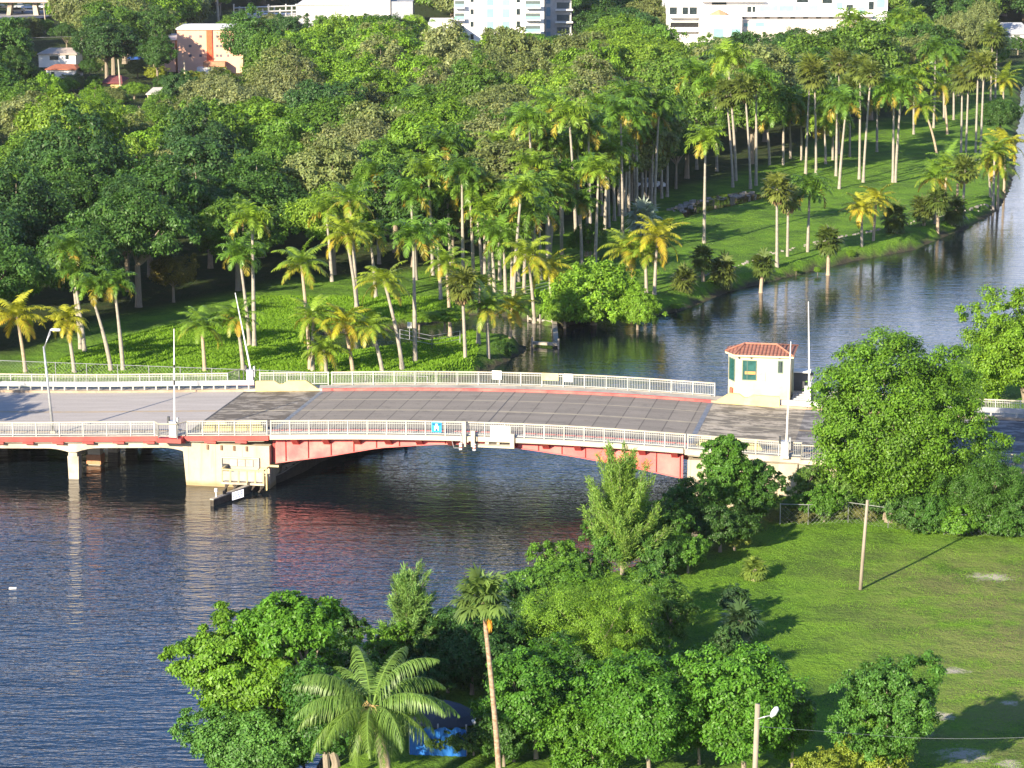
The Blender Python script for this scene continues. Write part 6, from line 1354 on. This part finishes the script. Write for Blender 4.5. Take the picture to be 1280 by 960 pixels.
# ---- cars
def car(label, x, y, col, rz=0.0, grp=None):
    b0 = gat(x, y); b0.z = max(b0.z, 1.4 if y < 40 else b0.z); t = thing('parked_car', label, 'car', b0, grp, rz)
    def part(nm, verts, faces, mt, par=t):
        me = bpy.data.meshes.new(nm); me.from_pydata(verts, [], faces); return link_mesh(nm, me, mt, par)
    prof = [(-2.2, .35), (-2.25, .75), (-1.9, .95), (1.2, .98), (2.15, .8), (2.25, .4)]
    n = len(prof); vs_ = [(x, -.88, z) for x, z in prof] + [(x, .88, z) for x, z in prof]
    paint = simple('car_' + col[0], col[1], tuple(c * 1.1 for c in col[1]), .25, spec=.7)
    bd = part('body', vs_, [tuple(range(n))[::-1], tuple(range(n, 2 * n))] + [(i, (i + 1) % n, n + (i + 1) % n, n + i) for i in range(n)], paint)
    cab = [(-1.6, .96), (-1.15, 1.42), (.35, 1.45), (1.05, .97)]; vs_ = [(x, -.78 + (.1 if z > 1.2 else 0), z) for x, z in cab] + [(x, .78 - (.1 if z > 1.2 else 0), z) for x, z in cab]
    part('windows', vs_, [(3, 2, 1, 0), (4, 5, 6, 7), (0, 1, 5, 4), (2, 3, 7, 6)], glass_dark); part('roof', [(-1.15, -.66, 1.43), (.35, -.66, 1.46), (.35, .66, 1.46), (-1.15, .66, 1.43), (-1.15, -.66, 1.49), (.35, -.66, 1.5), (.35, .66, 1.5), (-1.15, .66, 1.49)], [(3, 2, 1, 0), (4, 5, 6, 7), (0, 1, 5, 4), (1, 2, 6, 5), (2, 3, 7, 6), (3, 0, 4, 7)], paint)
    for wx in (-1.4, 1.4):
        for wy in (-.8, .8):
            mb = MB(); mb.tube([(0, -.1, 0), (0, .1, 0)], .33, 14); me = bpy.data.meshes.new('wheel'); me.from_pydata([tuple(v) for v in mb.v], [], mb.f); link_mesh('wheel', me, dark_metal, t, (wx, wy, .33))
    return t
car('white car parked behind the royal palm trunks', 812, 236, ('white', (.75, .76, .78)), .1)
GC = 'cars under the elevated road'
for i, (x, y, c, la) in enumerate(((3, 11, ('dark', (.04, .04, .05)), 'dark car at the top left corner under the elevated road'), (22, 16, ('white', (.75, .76, .78)), 'white car nearest the street under the elevated road'), (27, 11, ('silver', (.4, .42, .45)), 'silver car between the overpass piers'), (36, 12, ('blue', (.04, .07, .16)), 'dark blue car beside the right overpass pier'), (56, 12, ('white', (.75, .76, .78)), 'white car right of the overpass piers'))):
    car(la, x, y, c, .15, GC)
car('blue car parked behind the peach wing', 168, 76, ('bright_blue', (.03, .10, .4)), .3)
# ---- far utility poles
def upole(label, x0, y0, x1, y1, arm=True, tr=True, r0=.17):
    b0 = gat(x0, y0); zt = zat(y1, b0.y); t = thing('utility_pole', label, 'pole', b0, 'far utility poles'); dx = (x1 - x0) * mpp(y0)
    mb = MB(); mb.tube([b0, Vector((b0.x + dx, b0.y, zt))], [r0, r0 * .7], 6); mb.build('shaft', concrete, t)
    if arm: mb = MB(); mb.tube([(b0.x + dx - 1.3, b0.y - .2, zt - 1), (b0.x + dx + 1.3, b0.y - .2, zt - 1)], .09, 4); mb.build('crossarm', concrete, t)
    if tr: mb = MB(); mb.tube([(b0.x + dx - .5, b0.y - .3, zt - 3), (b0.x + dx - .5, b0.y - .3, zt - 1.7)], .32, 8); mb.build('transformer', steel, t)
    return Vector((b0.x + dx, b0.y - .2, zt - 1))
q1 = upole('pole with a grey transformer behind the low white house', 144, 86, 142, 38); q2 = upole('short pole with transformer left of the low white house', 23, 96, 21, 62); upole('thin pole at the far left below the street', 9, 60, 7, 24, False, False)
upole('thin pole standing in front of the yellow house', 151, 118, 149, 74, False, False); upole('thick pale pole behind the peach block', 274, 40, 271, -30, True, False, .4); upole('thin pole on the far street right of the overpass', 57, 30, 55, 2, False, False)
q3 = upole('pole with crossarm in the woodland left of the white tower', 439, 86, 437, 52, True, True); upole('thin pole in the woodland below the warehouse', 415, 98, 413, 60, False, False); upole('thin pole right of the big grey oak', 418, 92, 414, 60, False, False); upole('short thin pole left of the peach wing', 202, 96, 201, 60, False, False); upole('thin pole in front of the lower peach wing', 232, 112, 231, 76, False, False)
for a, c, la in ((q1, Vector((-200, q1.y, q1.z)), 'wire running left from the transformer pole by the white house'), (q1, Vector((q1.x + 60, q1.y + 20, q1.z)), 'wire running right from the transformer pole by the white house'), (q3, Vector((q3.x + 60, q3.y + 10, q3.z + 2)), 'wire running right from the pole left of the white tower')):
    mb = MB(); mb.tube([a.lerp(c, i / 8) - Vector((0, 0, 1.2 * math.sin(math.pi * i / 8))) for i in range(9)], .04, 3); tag(mb.build('overhead_wire', steel), la, 'wire')
# ---------------------------------------------------------------- labels of the woodland and palms
LM = [('the peach apartment block', 262, 70), ('the low white house', 70, 75), ('the red-roofed gabled house', 76, 92), ('the yellow house', 140, 108), ('the white apartment tower', 620, 50), ('the flat white warehouse', 440, 24), ('the terraced white building', 960, 45),
      ('the parked white car', 812, 230), ('the silver fan palm', 803, 285), ('the creek mouth mangrove', 742, 385), ('the creek hedge', 545, 400), ('the tender house', 950, 440), ('the far left gate arm', 300, 420), ('the round riverside tree', 1250, 150),
      ('the stone-lined ditch', 900, 250), ('the left street lamp', 62, 440), ('the olive-yellow tree', 215, 345), ('the timber jetty', 690, 415), ('the cream barrier on the far side', 365, 470), ('the transformer pole', 143, 60), ('the elevated road', 40, 18), ('the leaning yellow palm', 1160, 160),
      ('the two tallest casuarinas', 1208, 60), ('the middle of the left lawn', 300, 400), ('the tall foreground fan palm', 606, 790), ('the foreground coconut palm', 466, 880), ('the light casuarina', 778, 650), ('the fine-leaved yellow-green tree', 745, 780), ('the wooden light pole', 941, 920), ('the lone pole on the lawn', 1078, 680), ('the big round tree', 1114, 560), ('the right bridge pier', 905, 600), ('the river bend', 1270, 210)]
ORD = ['nearest', 'second nearest', 'third nearest', 'fourth nearest', 'fifth nearest', 'sixth nearest', 'seventh nearest', 'eighth nearest', 'ninth nearest', 'tenth nearest', 'eleventh nearest', 'twelfth nearest', 'thirteenth nearest', 'fourteenth nearest', 'fifteenth nearest', 'sixteenth nearest', 'seventeenth nearest', 'eighteenth nearest', 'nineteenth nearest', 'twentieth nearest']
buckets = {}
for o, adj, noun, x, y in REG:
    nmk, lx, ly = min(LM, key=lambda l: math.hypot(l[1] - x, (l[2] - y) * 1.4)); dx, dy = x - lx, (y - ly) * 1.6
    rel = ('right of' if dx > 0 else 'left of') if abs(dx) > abs(dy) else ('behind' if dy < 0 else 'in front of')
    buckets.setdefault((adj, noun, rel, nmk), []).append((math.hypot(dx, dy), o))
for (adj, noun, rel, nmk), lst in buckets.items():
    lst.sort(key=lambda a: a[0])
    for i, (_, o) in enumerate(lst):
        o['label'] = f"{adj} {noun} {rel} {nmk}" if len(lst) == 1 else f"{ORD[min(i, 19)]} {adj} {noun} {rel} {nmk}"

# ---------------------------------------------------------------- air
mb = MB(); mb.box(-1500, 1600, -60, 2600, -4, 75); hz = mb.build('haze', None)
m = bpy.data.materials.new('air'); m.use_nodes = True; nt = m.node_tree; nt.nodes.clear(); o_ = nt.nodes.new('ShaderNodeOutputMaterial'); v_ = nt.nodes.new('ShaderNodeVolumePrincipled')
v_.inputs['Color'].default_value = (.92, .95, 1, 1); v_.inputs['Density'].default_value = .00005; v_.inputs['Anisotropy'].default_value = .2; L(nt, v_.outputs[0], o_.inputs['Volume'])
hz.data.materials.append(m); hz['kind'] = 'stuff'; hz['label'] = 'thin pale haze'
